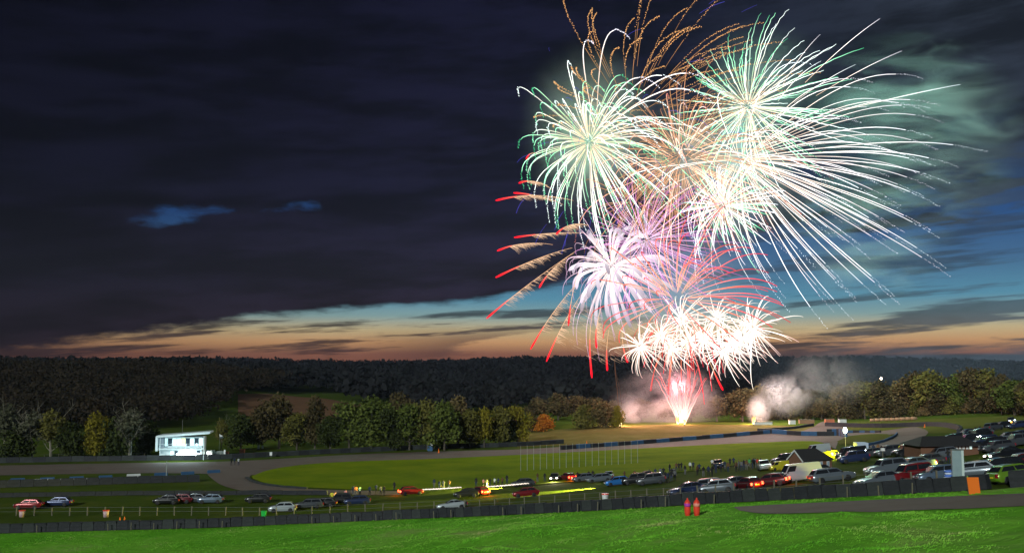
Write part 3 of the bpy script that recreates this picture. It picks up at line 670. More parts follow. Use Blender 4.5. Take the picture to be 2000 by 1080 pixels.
CARS = [
 (1722, 951, 'saloon', S, 188, 'silver saloon right behind the tyre wall, in front of the red car'),
 (1782, 943, 'suv', 'red', 186, 'dark red car behind the silver saloon, nearest red car'),
 (1735, 928, 'suv', S, 184, 'silver tall car behind the dark red one'),
 (1785, 919, 'saloon', 'steel', 184, 'blue grey saloon partly hidden behind the silver tall car'),
 (1836, 941, 'hatch', 'steel', 178, 'blue grey hatchback left of the stacked blue bags'),
 (1902, 934, 'hatch', S, 152, 'silver hatchback right of the glass pillar showing its yellow plate'),
 (1950, 928, 'estate', 'black', 176, 'black estate car between the silver hatchback and the lime green car'),
 (1984, 942, 'hatch', 'lime', 10, 'lime green car behind the short rail fence'),
 (1998, 916, 'saloon', 'maroon', 180, 'dark maroon car cut by the right edge'),
 (1885, 884, 'saloon', 'black', 184, 'black car just right of the glass pillar top'),
 (1912, 881, 'hatch', 'navy', 184, 'dark blue hatchback in the row right of the glass pillar'),
 (1936, 878, 'suv', 'black', 184, 'black tall car in the row right of the glass pillar'),
 (1958, 872, 'estate', S, 184, 'pale estate car near the group at the right edge'),
 (1990, 871, 'suv', 'grey', 184, 'grey tall car behind the people at the right edge'),
 (1838, 896, 'estate', S, 186, 'silver estate car in front of the brown building'),
 (1626, 941, 'estate', S, 2, 'silver estate car right of the white van, front to the right'),
 (1592, 934, 'hatch', 'black', 184, 'black hatchback squeezed behind the white van'),
 (1434, 956, 'saloon', 'grey', 186, 'grey saloon with a shining roof left of the brake lights'),
 (1400, 963, 'hatch', S, 170, 'silver hatchback above the right red marker post'),
 (1346, 967, 'saloon', 'navy', 186, 'dark blue saloon above the left red marker post'),
 (1206, 948, 'hatch', 'blue', 184, 'bright blue hatchback at the right end of the yellow light strip'),
 (1242, 945, 'suv', 'black', 175, 'black tall car right of the bright blue one'),
 (1284, 941, 'estate', 'black', 250, 'black estate with a pale roof beside the standing group'),
 (1190, 936, 'hatch', S, 260, 'small pale car behind the bright blue one'),
 (1140, 940, 'hatch', S, 200, 'silver hatchback right of the red brake lights'),
 (1404, 914, 'hatch', 'black', 260, 'dark hatchback far out on the infield edge among walkers'),
 (1494, 918, 'estate', 'white', 262, 'white estate with open people around it, left of the hut'),
 (1534, 905, 'suv', 'black', 184, 'black tall car behind the brick hut'),
 (1738, 891, 'suv', 'grey', 186, 'grey tall car left of the black one by the brown building'),
 (1774, 890, 'suv', 'black', 186, 'black tall car against the brown building'),
 (883, 994, 'coupe', 'white', 186, 'white coupe alone on the grass left of centre'),
 (911, 971, 'hatch', 'black', 184, 'black hatchback in front of the glowing red lights'),
 (1027, 970, 'hatch', 'red', 184, 'red hatchback on the grass below the yellow strip'),
 (1022, 950, 'hatch', 'grey', 190, 'grey hatchback at the right end of the white light line'),
 (552, 999, 'hatch', 'white', 186, 'white hatchback beside the green bin'),
 (603, 992, 'estate', 'grey', 186, 'dark grey estate right of the white hatchback'),
 (632, 990, 'hatch', 'black', 182, 'black hatchback in the dark cluster, middle one'),
 (664, 984, 'suv', 'black', 184, 'black tall car at the right end of the dark cluster'),
 (412, 982, 'hatch', 'steel', 184, 'blue grey hatchback left of the green bin'),
 (505, 981, 'hatch', 'black', 184, 'black hatchback behind the green bin'),
 (56, 993, 'hatch', 'red', 184, 'small red and pale car near the left edge'),
 (114, 988, 'hatch', 'navy', 184, 'dark blue hatchback second from the left edge'),
 (326, 984, 'hatch', 'black', 184, 'black hatchback left of the maroon car'),
 (352, 982, 'hatch', 'maroon', 184, 'maroon hatchback in the left part of the field'),
 (379, 981, 'hatch', 'grey', 184, 'dark grey hatchback right of the maroon car'),
 (1885, 860, 'saloon', 'black', 196, 'black saloon at the left end of the far right queue'),
 (1868, 862, 'hatch', 'black', 196, 'black hatchback ending the far right queue'),
 (1941, 841, 'suv', 'grey', 30, 'grey tall car climbing the slope at the far right'),
 (1664, 896, 'van', 'black', 184, 'black van beside the lit yellow ambulance'),
 (1598, 887, 'van', 'white', 184, 'white van half hidden behind the hut roof'),
]
_R = random.Random(77)
_ex = [(1700, 893, 'left of the grey tall car by the hairpin'), (1868, 878, 'hidden partly by the glass pillar top'), (1924, 873, 'in the second rank right of the glass pillar'), (1948, 882, 'at the end of the rank left of the red tail lights'), (1972, 862, 'in the top rank near the yellow vest'), (1992, 858, 'topmost of the rank at the right edge'), (1896, 868, 'small in the top rank right of the brown building'), (1856, 866, 'next to the low dark roof'),
       (1958, 836, 'climbing behind the grey tall car at the far right'), (1890, 852, 'in the far right queue before the amber lamps'), (1913, 857, 'in the far right queue right of the amber lamps'), (1990, 836, 'far up the slope by the right edge'), (1812, 911, 'between the silver estate and the silver tall car'), (1262, 936, 'between the two black tall vehicles of the middle group'), (1272, 946, 'front of the middle group left of the pale roof'), (1170, 941, 'left of the bright blue hatchback'), (698, 985, 'right of the dark cluster in the left field'), (1546, 942, 'half hidden before the white panel van'), (1668, 903, 'in front of the black van'), (1376, 961, 'between the dark blue saloon and the silver hatchback')]
for _i, (_x, _y, _w) in enumerate(_ex):
    _k = ['hatch', 'saloon', 'suv', 'estate'][_i % 4]; _c = ['black', 'navy', 'grey', 'silver', 'black'][_R.randrange(5)]
    CARS.append((_x, _y, _k, _c, _R.choice([184, 186, 180, 190, 176]), _c + ' ' + {'hatch': 'hatchback', 'saloon': 'saloon', 'suv': 'tall car', 'estate': 'estate'}[_k] + ' ' + _w))
for c in CARS:
    car(*c[:6], scale=1.08 if (c[1] > 912 and c[0] > 1300) else 1.0, cat='van' if c[2] == 'van' else 'car', name='parked_van' if c[2] == 'van' else 'parked_car')
def lamp(parent, name, loc, col, power, r=.15, spot=None, aim=None):
    l = bpy.data.lights.new(name, 'SPOT' if spot else 'POINT'); l.energy = power; l.color = col; l.shadow_soft_size = r
    if spot: l.spot_size = rad(spot); l.spot_blend = .6
    o = bpy.data.objects.new(name, l); C.objects.link(o); o.parent = parent; o.location = loc
    if aim: o.rotation_euler = Vector(aim).to_track_quat('-Z', 'Y').to_euler()
    return o
VN = dict(name='parked_van', cat='van', scale=1.1)
v1 = car(1562, 940, 'van', 'white', 184, 'white panel van left of the silver estate', **VN)
c1 = car(1507, 949, 'hatch', 'maroon', 150, 'dark hatchback with one red light left of the white van', tail=M_tailon)
c2 = car(1464, 956, 'hatch', 'maroon', 105, 'dark car with bright orange red brake lights seen from behind', tail=M_tailon)
c3 = car(1966, 897, 'saloon', 'black', 187, 'black saloon with glowing red tail lights and a yellow beam ahead', head=M_headon, tail=M_tailon)
c4 = car(1110, 938, 'hatch', 'red', 110, 'car seen from behind with two red tail lights right of the headlights', tail=M_tailon)
c5 = car(1084, 939, 'hatch', 'black', 262, 'car facing the viewer with two bright white headlights', head=M_headon)
c6 = car(938, 967, 'hatch', 'red', 120, 'red car with glowing tail lights by the white light line', tail=M_tailon)
c7 = car(803, 966, 'hatch', 'red', 20, 'small dark red car at the left end of the white light line', tail=M_tailon)
c8 = car(1922, 850, 'hatch', S, 25, 'pale car with a bright red light in the far right queue', tail=M_tailon)
c9 = car(1904, 855, 'hatch', 'grey', 205, 'dark car with two amber lamps in the far right queue', head=M_amber)
c10 = car(1976, 826, 'hatch', 'grey', 250, 'distant car with two cold white headlights at the far right', head=M_headblue)
am = car(1625, 897, 'van', 'yellow', 2, 'bright yellow ambulance with its lights on behind the hut', scale=.74, name='ambulance', cat='ambulance', head=M_amber)
y1 = car(1524, 917, 'van', 'yellow', 184, 'yellow van glowing amber left of the brick hut', tail=M_amber, scale=.68, name='parked_van', cat='van')
for c_, P_, col_, x_ in ((c1, 80, (1, .08, .03), -2.6), (c2, 220, (1, .12, .04), -2.6), (c3, 260, (1, .05, .03), -2.7), (c4, 350, (1, .08, .03), -2.6), (c6, 420, (1, .08, .03), -2.6), (c7, 120, (1, .06, .03), -2.6), (c8, 420, (1, .06, .02), -2.6)):
    lamp(c_, 'tail_lamp_bulb', (x_, 0, .75), col_, P_, .12)
lamp(c3, 'car_beam', (2.75, 0, .62), (1, .92, .12), 50000, .12, 70, (1, 0, -.1))
lamp(bpy.data.objects['parked_car.020'] if 'parked_car.020' in bpy.data.objects else c5, 'car_beam', (2.5, 0, .62), (1, .92, .12), 200000, .12, 50, (1, 0, -.02))  # added spot on an unlit parked car, for the passing headlights' yellow strip
lamp(bpy.data.objects['parked_car.033'], 'car_beam', (2.5, 0, .6), (1, .92, .15), 110000, .12, 50, (1, 0, -.02))  # second added spot, carrying the yellow strip further left
lamp(c5, 'car_beam', (2.6, 0, .6), (1, .85, .6), 1500, .2, 110, (1, 0, -.25))
lamp(am, 'beacon', (1.9, 0, 2.15), (1, .8, .05), 900, .2); lamp(am, 'side_lamp', (.2, -1.5, 1.5), (.9, 1, .05), 700, .15)
lamp(y1, 'hazard_bulb', (-.5, -1.4, 1.2), (1, .5, .05), 260, .1)
lamp(c9, 'hazard_bulb', (2.4, 0, .9), (1, .5, .1), 120, .1)
gl = bpy.data.objects['parked_car.007']; lamp(gl, 'car_beam', (2.0 * -1.15, 0, .55), (.45, 1, .2), 1500, .12, 80, (-1, 0, -.12))  # green spot at the rear of the car, aimed backwards

# light line of the cars that drove past during the exposure
def glow_mesh(name, strands, sides=3):
    """strands: list of (points Nx3, radii N, colours Nx3)"""
    V = []; Fc = []; Cl = []; b = 0
    for P, R, K in strands:
        P = np.asarray(P, float); n = len(P); R = np.broadcast_to(R, (n,)); K = np.broadcast_to(K, (n, 3))
        T = np.gradient(P, axis=0); T /= np.linalg.norm(T, axis=1)[:, None] + 1e-9
        ref = np.where(np.abs(T[:, 1:2]) > .9, [[1., 0, 0]], [[0, 1., 0]]); U = np.cross(T, ref); U /= np.linalg.norm(U, axis=1)[:, None] + 1e-9; Wv = np.cross(T, U)
        for k in range(sides):
            a = 6.2832 * k / sides
            V.append(P + (U * math.cos(a) + Wv * math.sin(a)) * R[:, None])
        base = b
        for i in range(n - 1):
            for k in range(sides):
                k2 = (k + 1) % sides; Fc.append((base + k * n + i, base + k2 * n + i, base + k2 * n + i + 1, base + k * n + i + 1))
        Cl += [K] * sides; b += n * sides
    V = np.concatenate(V); Cl = np.concatenate(Cl)
    me = bpy.data.meshes.new(name); me.from_pydata(V.tolist(), [], Fc)
    at = me.attributes.new('glow', 'FLOAT_COLOR', 'POINT'); at.data.foreach_set('color', np.c_[Cl, np.ones(len(Cl))].astype(np.float32).ravel())
    me.materials.append(M_spark); return me
def lightline(pxs, label, n=60):
    L_ = gpoly(pxs, n); P = np.array([[x, y, Hs(x, y) + .62 + .06 * math.sin(i * 1.9)] for i, (x, y) in enumerate(L_)])
    c = P[0].copy(); me = glow_mesh('light_line', [(P - c, .075 + .02 * np.sin(np.arange(n) * 1.3), np.array([1.9, 1.6, 1.35]) * (.55 + .45 * np.sin(np.linspace(.25, 2.9, n)))[:, None])], 5); tag(ob('light_line', me, None, c), label, 'light')
lightline([(816, 963), (860, 961), (901, 958)], 'left piece of the thin white glowing line over the grass')
lightline([(935, 958), (980, 955), (1033, 950)], 'right piece of the thin white glowing line ending at the grey hatchback')

# ------------------------------------------------------------------ people
def person_mesh(seed):
    r = random.Random(seed)
    me = bpy.data.meshes.new('skel'); V = []; E = []; R = []
    def a(p, rr, par=None):
        V.append(p); R.append(rr)
        if par is not None: E.append((par, len(V) - 1))
        return len(V) - 1
    pel = a((0, 0, .95), (.15, .11)); wai = a((0, 0, 1.12), (.14, .10), pel); che = a((0, 0, 1.34), (.175, .12), wai); nek = a((0, 0, 1.50), (.06, .06), che)
    hd0 = a((0, .015, 1.58), (.085, .09), nek); a((0, .02, 1.70), (.085, .1), hd0)
    for s in (-1, 1):
        hp = a((s * .1, 0, .88), (.095, .1), pel); kn = a((s * (.11 + .03 * (seed % 2)), .03, .48), (.06, .065), hp); an = a((s * .12, -.02, .09), (.042, .05), kn); a((s * .13, .13, .04), (.04, .035), an)
        sh = a((s * .19, 0, 1.42), (.065, .065), che)
        if seed == 1: elb, wri = (s * .3, .05, 1.18), (s * .12, .28, 1.28)
        elif seed == 2 and s > 0: elb, wri = (.34, .1, 1.5), (.28, .22, 1.74)
        else: elb, wri = (s * .27, -.03, 1.13), (s * .28, .08, .88)
        e = a(elb, (.045, .045), sh); w_ = a(wri, (.03, .03), e)
        dv = (Vector(wri) - Vector(elb)).normalized(); sd = dv.cross(Vector((1, 0, 0))).normalized(); pm = Vector(wri) + dv * .06; h_ = a(tuple(pm), (.034, .02), w_)
        for q in range(5):
            o = (q - 2) * .016; ln = [.045, .07, .085, .075, .055][q]
            a(tuple(pm + sd * (o * (2.2 if q == 0 else 1)) + dv * ln + Vector((0, 0, -.01))), (.008, .008), h_)
    me.from_pydata(V, E, []); o = bpy.data.objects.new('skel', me); C.objects.link(o)
    sk = o.modifiers.new('s', 'SKIN'); sb = o.modifiers.new('u', 'SUBSURF'); sb.levels = 1; sb.render_levels = 1
    for i, rr in enumerate(R): me.skin_vertices[0].data[i].radius = rr
    me.skin_vertices[0].data[0].use_root = True
    bpy.context.view_layer.update(); dg = bpy.context.evaluated_depsgraph_get()
    out = bpy.data.meshes.new_from_object(o.evaluated_get(dg)); bpy.data.objects.remove(o)
    out.name = 'person'; out.materials.clear()
    for m in (mat('skin', rgb(.42, .26, .19), .6), M_black, M_black, mat('dark_hair', rgb(.03, .02, .015), .8)): out.materials.append(m)
    for p in out.polygons:
        c = p.center; p.use_smooth = True
        if c.z > 1.52: p.material_index = 3 if (c.z > 1.70 or c.y < -.0) else 0
        elif c.z < .95 and abs(c.x) < .22: p.material_index = 2
        elif c.z < .9 and abs(c.x) >= .22: p.material_index = 0
        else: p.material_index = 1
    return out
try:
    # skin data layer must exist: created by the modifier on evaluation in 4.5 only through ops, so add it by hand when missing
    PM = []
    for s in (0, 1, 2):
        PM.append(person_mesh(s))
except Exception as ex:
    print('PERSON FAIL', ex); PM = []
CLO = {'black': rgb(.015, .015, .018), 'navy': rgb(.02, .03, .07), 'grey': rgb(.12, .12, .13), 'white': rgb(.6, .62, .62), 'red': rgb(.45, .03, .03), 'orange': rgb(.75, .22, .08), 'green': rgb(.06, .30, .10), 'mint': rgb(.4, .7, .5), 'blue': rgb(.03, .10, .35), 'brown': rgb(.12, .06, .03), 'yellow': rgb(.7, .65, .05), 'pink': rgb(.6, .25, .25)}
def person(px, py, col, label, trou='black', hdg=None, pose=None, sc_=1.0):
    p = G(px, py); me = PM[random.randint(0, 1) if pose is None else pose]
    o = ob('person', me, None, p, rad(hdg) if hdg is not None else random.uniform(-.9, .9)); o.scale = (sc_,) * 3
    for i, c in ((1, col), (2, trou)):
        o.material_slots[i].link = 'OBJECT'; o.material_slots[i].material = mat(c + '_cloth', CLO[c], .9)
    return tag(o, label, 'person', 'spectators on the grass')
PPL = [(452, 909, 'black', 'person in black on the track right of the tower, left one'), (458, 908, 'navy', 'person in dark blue on the track beside the one in black'), (466, 909, 'white', 'person in a white top on the track right of the tower'),
 (695, 968, 'orange', 'person in an orange jacket beside the one in mint green'), (703, 969, 'mint', 'person in a pale mint jacket right of the dark cars'), (722, 968, 'navy', 'person in navy standing over a blue bag'), (744, 968, 'grey', 'person in grey left of the two standing near mid left'), (750, 968, 'black', 'person in black right of the grey one near mid left'),
 (648, 980, 'yellow', 'person in yellow in the dark car cluster'), (655, 980, 'pink', 'person in pink in the dark car cluster'), (675, 976, 'pink', 'person in pink right of the black tall car'),
 (858, 957, 'navy', 'person in navy by the white light line, left one'), (866, 956, 'grey', 'person in grey by the white light line'), (877, 955, 'brown', 'person in brown by the white light line, right one'),
 (944, 953, 'pink', 'person in pink left of three behind the glowing car'), (951, 953, 'black', 'person in black behind the glowing car'), (957, 952, 'black', 'second person in black behind the glowing car'), (966, 951, 'white', 'person in a pale top behind the light line'), (973, 951, 'navy', 'person in navy behind the light line'), (981, 950, 'brown', 'person in brown nearest the grey hatchback'),
 (1064, 941, 'black', 'person in black left of the white headlights'), (1158, 936, 'black', 'person in black right of the silver hatchback'),
 (1220, 938, 'brown', 'person in brown by the bright blue car'), (1300, 942, 'black', 'person in black beside the estate with the pale roof'), (1305, 943, 'navy', 'person in navy beside the estate with the pale roof'), (1311, 940, 'black', 'second person in black in the group right of the estate'), (1318, 938, 'grey', 'person in grey at the right end of the group by the estate'),
 (1308, 923, 'black', 'lone person in black on the infield edge'), (1321, 921, 'brown', 'person in brown left in the trio on the infield edge'), (1326, 921, 'black', 'person in black in the middle of the trio on the infield edge'), (1331, 920, 'black', 'person in black right in the trio on the infield edge'), (1348, 919, 'white', 'person in a white top on the infield edge'), (1354, 919, 'navy', 'person in navy next to the white top'),
 (1374, 931, 'black', 'person in black left of the pair in front of the dark hatchback'), (1384, 930, 'navy', 'person in navy in front of the dark hatchback'), (1391, 930, 'black', 'person in black in front of the dark hatchback'), (1391, 914, 'white', 'person in a pale top close left of the dark hatchback'),
 (1426, 912, 'black', 'person in black right of the dark hatchback'), (1433, 911, 'navy', 'person in navy right of the dark hatchback'), (1443, 919, 'grey', 'person in grey with an arm raised'), (1453, 917, 'black', 'person in black right of the raised arm'), (1464, 914, 'green', 'person in green left of the white estate'), (1472, 914, 'navy', 'person in navy left of the white estate'), (1480, 915, 'red', 'person in red against the white estate'),
 (1697, 889, 'black', 'person in black left of the trio below the hairpin'), (1706, 888, 'navy', 'person in navy in the trio below the hairpin'), (1715, 886, 'brown', 'person in brown in the trio below the hairpin'), (1722, 891, 'black', 'person in black left of the grey tall car'), (1752, 889, 'red', 'person in red behind the grey tall car'), (1759, 889, 'yellow', 'person in yellow between the two tall cars'),
 (1977, 868, 'yellow', 'person in a yellow vest near the right edge'), (1984, 870, 'brown', 'person in brown near the right edge'), (1991, 868, 'navy', 'person in navy near the right edge'), (1998, 868, 'brown', 'person in brown cut by the right edge'),
 (1906, 850, 'black', 'person in black behind the far right queue'), (1914, 847, 'black', 'second person in black behind the far right queue'), (1852, 905, 'black', 'person in black left of the glass pillar')]
_R = random.Random(5)
for _i in range(34):
    _x = [1296, 1316, 1338, 1362, 1398, 1416, 1438, 1458, 1470, 1486, 1512, 1050, 990, 930, 848, 770, 735, 690, 1690, 1730, 1765, 1795, 1240, 1268, 1280, 1290, 1150, 1128, 1475, 1448, 1422, 1408, 1366, 1312][_i]
    _y = 958 - (_x - 800) * .062 if _x < 1240 else (938 - (_x - 1240) * .098 if _x < 1540 else 890)
    _c = ['black', 'navy', 'grey', 'brown', 'black'][_R.randrange(5)]
    _XS = sorted([1296, 1316, 1338, 1362, 1398, 1416, 1438, 1458, 1470, 1486, 1512, 1050, 990, 930, 848, 770, 735, 690, 1240, 1268, 1280, 1290, 1150, 1128, 1475, 1448, 1422, 1408, 1366, 1312]) if _x < 1540 else [1690, 1730, 1765, 1795]
    _n = _XS.index(_x); _o = 'twenty-fourth twenty-fifth twenty-sixth twenty-seventh twenty-eighth twenty-ninth thirtieth'.split()
    PPL.append((_x, _y + _R.uniform(-2, 3), _c, (nth(_n) if _n < 23 else _o[_n - 23] + ' from left') + ' of the loose onlookers ' + ('along the infield edge' if _x < 1540 else 'below the hairpin') + ', wearing ' + _c))
if PM:
    for q in PPL: person(q[0], q[1], q[2], q[3], pose=2 if 'raised' in q[3] else None, trou=random.choice(['black', 'navy', 'grey']))

# ------------------------------------------------------------------ buildings
def place(root, px, py, rz): root.location = G(px, py); root.rotation_euler.z = rad(rz)
# control tower
M_wallw = mat('white_render', rgb(.55, .62, .64), .7, bump=.1, bscale=6)
M_lit = lamp_mat('lit_window_room', rgb(.72, .95, .92), .55); M_litw = lamp_mat('lit_ground_floor', rgb(.92, 1, 1), 6); M_lity = lamp_mat('lit_yellow_room', rgb(.95, .85, .45), .5)
M_dk = mat('dark_window', rgb(.03, .05, .07), .1, spec=.8)
ct = empty('control_tower'); tag(ct, 'white two storey race control building lit by floodlights', 'building'); place(ct, 358, 896, 6)
# local: x right, -y to camera, 11.6 wide
MB().box(-5.2, -1.5, 0, 4.6, 3.2, 5.3).build('wall', M_wallw, ct)
MB().add([(-5.6, -3.6, 5.32), (6.6, -3.6, 6.1), (6.2, 3.6, 6.1), (-5.6, 3.6, 5.32), (-5.6, -3.4, 5.75), (7.0, -3.9, 6.7), (6.2, 3.6, 6.5), (-5.6, 3.6, 5.75)], [(0, 3, 2, 1), (4, 5, 6, 7), (0, 1, 5, 4), (1, 2, 6, 5), (2, 3, 7, 6), (3, 0, 4, 7)]).build('roof', M_wallw, ct)
MB().box(-4.9, -3.2, 2.55, 5.4, -1.5, 2.8).build('balcony', M_wallw, ct)
MB().box(-5.75, -3.3, 2.2, -5.2, -.6, 5.6).build('side_wing', M_wallw, ct)
MB().box(-5.2, -2.9, 3.0, -4.0, -1.5, 5.2).build('stair_bay', mat('grey_render', rgb(.16, .2, .24), .6), ct)
for i in range(9):
    x = -4.3 + i * 1.02; o = MB().box(x, -1.56, 3.25, x + .92, -1.503, 5.0).build('window', [M_lit, M_dk, M_lit, M_lit, M_lity, M_dk, M_lit, M_dk, M_lit][i], ct)
for i in range(7):
    x = -2.7 + i * 1.02; MB().box(x, -1.57, .9, x + .7, -1.504, 2.1).build('window', [M_lit, M_dk, M_lit, M_lity, M_lit, M_lity, M_dk][i], ct)
for i in range(11):
    x = -4.85 + i * 1.0; MB().box(x, -3.16, 2.8, x + .05, -3.11, 3.75).build('baluster', M_wallw, ct)
MB().box(-4.9, -3.18, 3.75, 5.4, -3.10, 3.82).build('handrail', M_wallw, ct)
for x in (-4.8, 5.2): MB().box(x, -3.1, 0, x + .14, -2.96, 5.6).build('column', M_wallw, ct)
MB().box(-1.5, -2.15, .02, 4.3, -1.58, 1.5, tx=.35).build('lit_porch', M_litw, ct)
MB().tube([(-.4, 0, 5.6), (-.4, 0, 9.2)], .05, 6).build('mast', M_wire, ct)
for x in (-3.4, -.6, 2.2, 4.6):
    lamp(ct, 'floodlight', (x, -7.5, 3.0), (.65, .93, 1), 400, .15)
lamp(ct, 'porch_lamp', (1.4, -3.2, 1.3), (.85, 1, 1), 260, .2)
# flag, cabinets beside
fg = empty('flagpole'); tag(fg, 'pole with a pale drooping flag right of the control tower', 'flagpole'); place(fg, 428, 890, 0)
MB().ring([(.06, 0), (.045, 5.4)], 6).build('pole', M_white, fg)
MB().add([(0, 0, 5.3), (.55, .1, 5.0), (.95, -.05, 4.5), (.75, .1, 4.15), (.3, 0, 4.2), (0, 0, 4.1), (0, .05, 5.3), (.55, .15, 5.0), (.95, 0, 4.5), (.75, .15, 4.15), (.3, .05, 4.2), (0, .05, 4.1)], [(0, 1, 2, 3, 4, 5), (11, 10, 9, 8, 7, 6), (0, 6, 7, 1), (1, 7, 8, 2), (2, 8, 9, 3), (3, 9, 10, 4), (4, 10, 11, 5), (5, 11, 6, 0)]).build('flag', M_white, fg)
def boxthing(name, label, cat, px, py, dims, m, rz=0, parts=()):
    r = empty(name); tag(r, label, cat); place(r, px, py, rz); w_, d_, h_ = dims
    MB().box(-w_ / 2, -d_ / 2, .0, w_ / 2, d_ / 2, h_, ty=.03, tx=.03).build('body', m, r)
    for nm, bx, mm in parts: MB().box(*bx).build(nm, mm, r)
    return r
boxthing('equipment_cabinet', 'grey cabinet with white signs beside the flagpole', 'cabinet', 430, 893, (2.4, .9, 1.6), mat('grey_metal', rgb(.14, .16, .15), .5), 0, [('sign', (-1.5, -.5, .9, -1.1, -.46, 1.9), M_white), ('sign', (1.0, -.5, .9, 1.4, -.46, 1.9), M_white)])
tb = boxthing('lit_kiosk', 'small kiosk with two glaring white lamps right of the control tower', 'kiosk', 410, 894, (1.4, 1.2, 1.8), M_wallw, 0, [('lamp_panel', (-.5, -.7, .9, -.1, -.605, 1.6), M_litw), ('lamp_panel', (-.0, -.7, .2, .55, -.605, 1.0), M_litw)])
lamp(tb, 'kiosk_lamp', (0, -1.3, 1), (1, .95, .8), 60, .1)
for px, py, lab, w_ in ((443, 890, 'orange box on the grass right of the flagpole', .9), (473, 885, 'reddish low box on the far grass verge', 1.3)):
    boxthing('storage_box', lab, 'box', px, py, (w_, .8, 1.0), mat('orange_plastic', rgb(.45, .14, .07), .6), 0, [('lid', (-w_ / 2 - .04, -.45, 1.0, w_ / 2 + .04, .45, 1.08), mat('orange_plastic', rgb(.45, .14, .07), .6))])
boxthing('blue_tank', 'blue box with a white cap under the trees', 'box', 840, 880, (1.3, 1.0, 1.3), M_blue, 0, [('cap', (.2, -.3, 1.3, .7, .3, 1.9), M_white)])
for i, (px, py, lab) in enumerate([(505, 879, 'left of two white marker boards on the far verge'), (513, 879, 'right of two white marker boards on the far verge'), (623, 870, 'single white marker board below the brown field trees'), (784, 869, 'white marker board at the foot of the pale trunks'), (529, 893, 'white marker board beside the bend')]):
    m_ = empty('marker_board'); tag(m_, lab, 'marker board'); place(m_, px, py, 0)
    MB().box(-.3, -.03, .5, .3, .03, 1.3).build('board', M_white, m_); MB().box(-.04, .031, 0, .04, .1, 1.2).build('post', M_post, m_)
for px, py, lab in ((857, 884, 'orange marker by the track left of centre'), (1806, 835, 'orange marker post at the top of the hairpin'), (1146, 868, 'orange marker on the wall below the firework bank'), (234, 1025, 'right of two orange cones by the tyre wall on the left'), (243, 1024, 'left of two orange cones by the tyre wall on the left')):
    c_ = empty('traffic_cone'); lab = lab if px not in (234, 243) else ('left of two orange cones by the tyre wall on the left' if px == 234 else 'right of two orange cones by the tyre wall on the left')
    tag(c_, lab, 'cone'); place(c_, px, py, 0); MB().box(-.3, -.3, 0, .3, .3, .06).build('base', M_orange, c_); MB().ring([(.22, .06), (.05, 1.1)], 10).build('cone', M_orange, c_)
# brick hut
hut = empty('brick_hut'); hut.scale = (.74, .74, .70); tag(hut, 'small brown brick hut with dark tiled roof and pale gable boards', 'hut'); place(hut, 1581, 919, 24)
gx0, gx1, gy = -3.1, 3.6, 2.1; eh = 2.35; rh = 4.25
MB().add([(gx0, -gy, 0), (gx1, -gy, 0), (gx1, gy, 0), (gx0, gy, 0), (gx0, -gy, eh), (gx1, -gy, eh), (gx1, gy, eh), (gx0, gy, eh), (gx0, 0, rh - .15)],
         [(0, 1, 5, 4), (1, 2, 6, 5), (2, 3, 7, 6), (3, 0, 4, 8, 7), (4, 5, 6, 7)]).build('wall', M_brick, hut)
o_ = .35
MB().add([(gx0 - o_, -gy - o_, eh - .1), (gx1 + o_, -gy - o_, eh - .1), (gx1 - 1.9, 0, rh), (gx0 - o_, 0, rh), (gx0 - o_, gy + o_, eh - .1), (gx1 + o_, gy + o_, eh - .1),
          (gx0 - o_, -gy - o_, eh + .05), (gx1 + o_, -gy - o_, eh + .05), (gx1 - 1.9, 0, rh + .15), (gx0 - o_, 0, rh + .15), (gx0 - o_, gy + o_, eh + .05), (gx1 + o_, gy + o_, eh + .05)],
         [(0, 3, 2, 1), (3, 4, 5, 2), (1, 2, 5), (6, 7, 8, 9), (9, 8, 11, 10), (7, 11, 8), (0, 1, 7, 6), (1, 5, 11, 7), (5, 4, 10, 11), (0, 6, 9, 3), (3, 9, 10, 4)]).build('roof', M_roof, hut)
for s_ in (-1, 1):
    MB().add([(gx0 - o_ - .08, s_ * (gy + o_), eh - .2), (gx0 - o_ - .08, 0, rh + .06), (gx0 - o_ - .08, 0, rh - .26), (gx0 - o_ - .08, s_ * (gy + o_ - .25), eh - .28),
              (gx0 - o_ - .003, s_ * (gy + o_), eh - .2), (gx0 - o_ - .003, 0, rh + .06), (gx0 - o_ - .003, 0, rh - .26), (gx0 - o_ - .003, s_ * (gy + o_ - .25), eh - .28)],
             [(0, 1, 2, 3), (7, 6, 5, 4), (0, 4, 5, 1), (1, 5, 6, 2), (2, 6, 7, 3), (3, 7, 4, 0)]).build('gable_board', M_white, hut)
for x in (-1.5, -.1, .75, 2.35):
    fr = MB().box(x, -gy - .05, 1.0, x + .62, -gy - .003, 2.0).build('window', M_white, hut); MB().box(x + .08, -gy - .07, 1.08, x + .54, -gy - .053, 1.92).build('pane', mat('pale_pane', rgb(.25, .33, .42), .2), fr)
MB().box(gx0 + .1, -gy - .06, 0, gx0 + .85, -gy - .003, 2.1).build('door', mat('grey_door', rgb(.15, .19, .21), .6), hut)
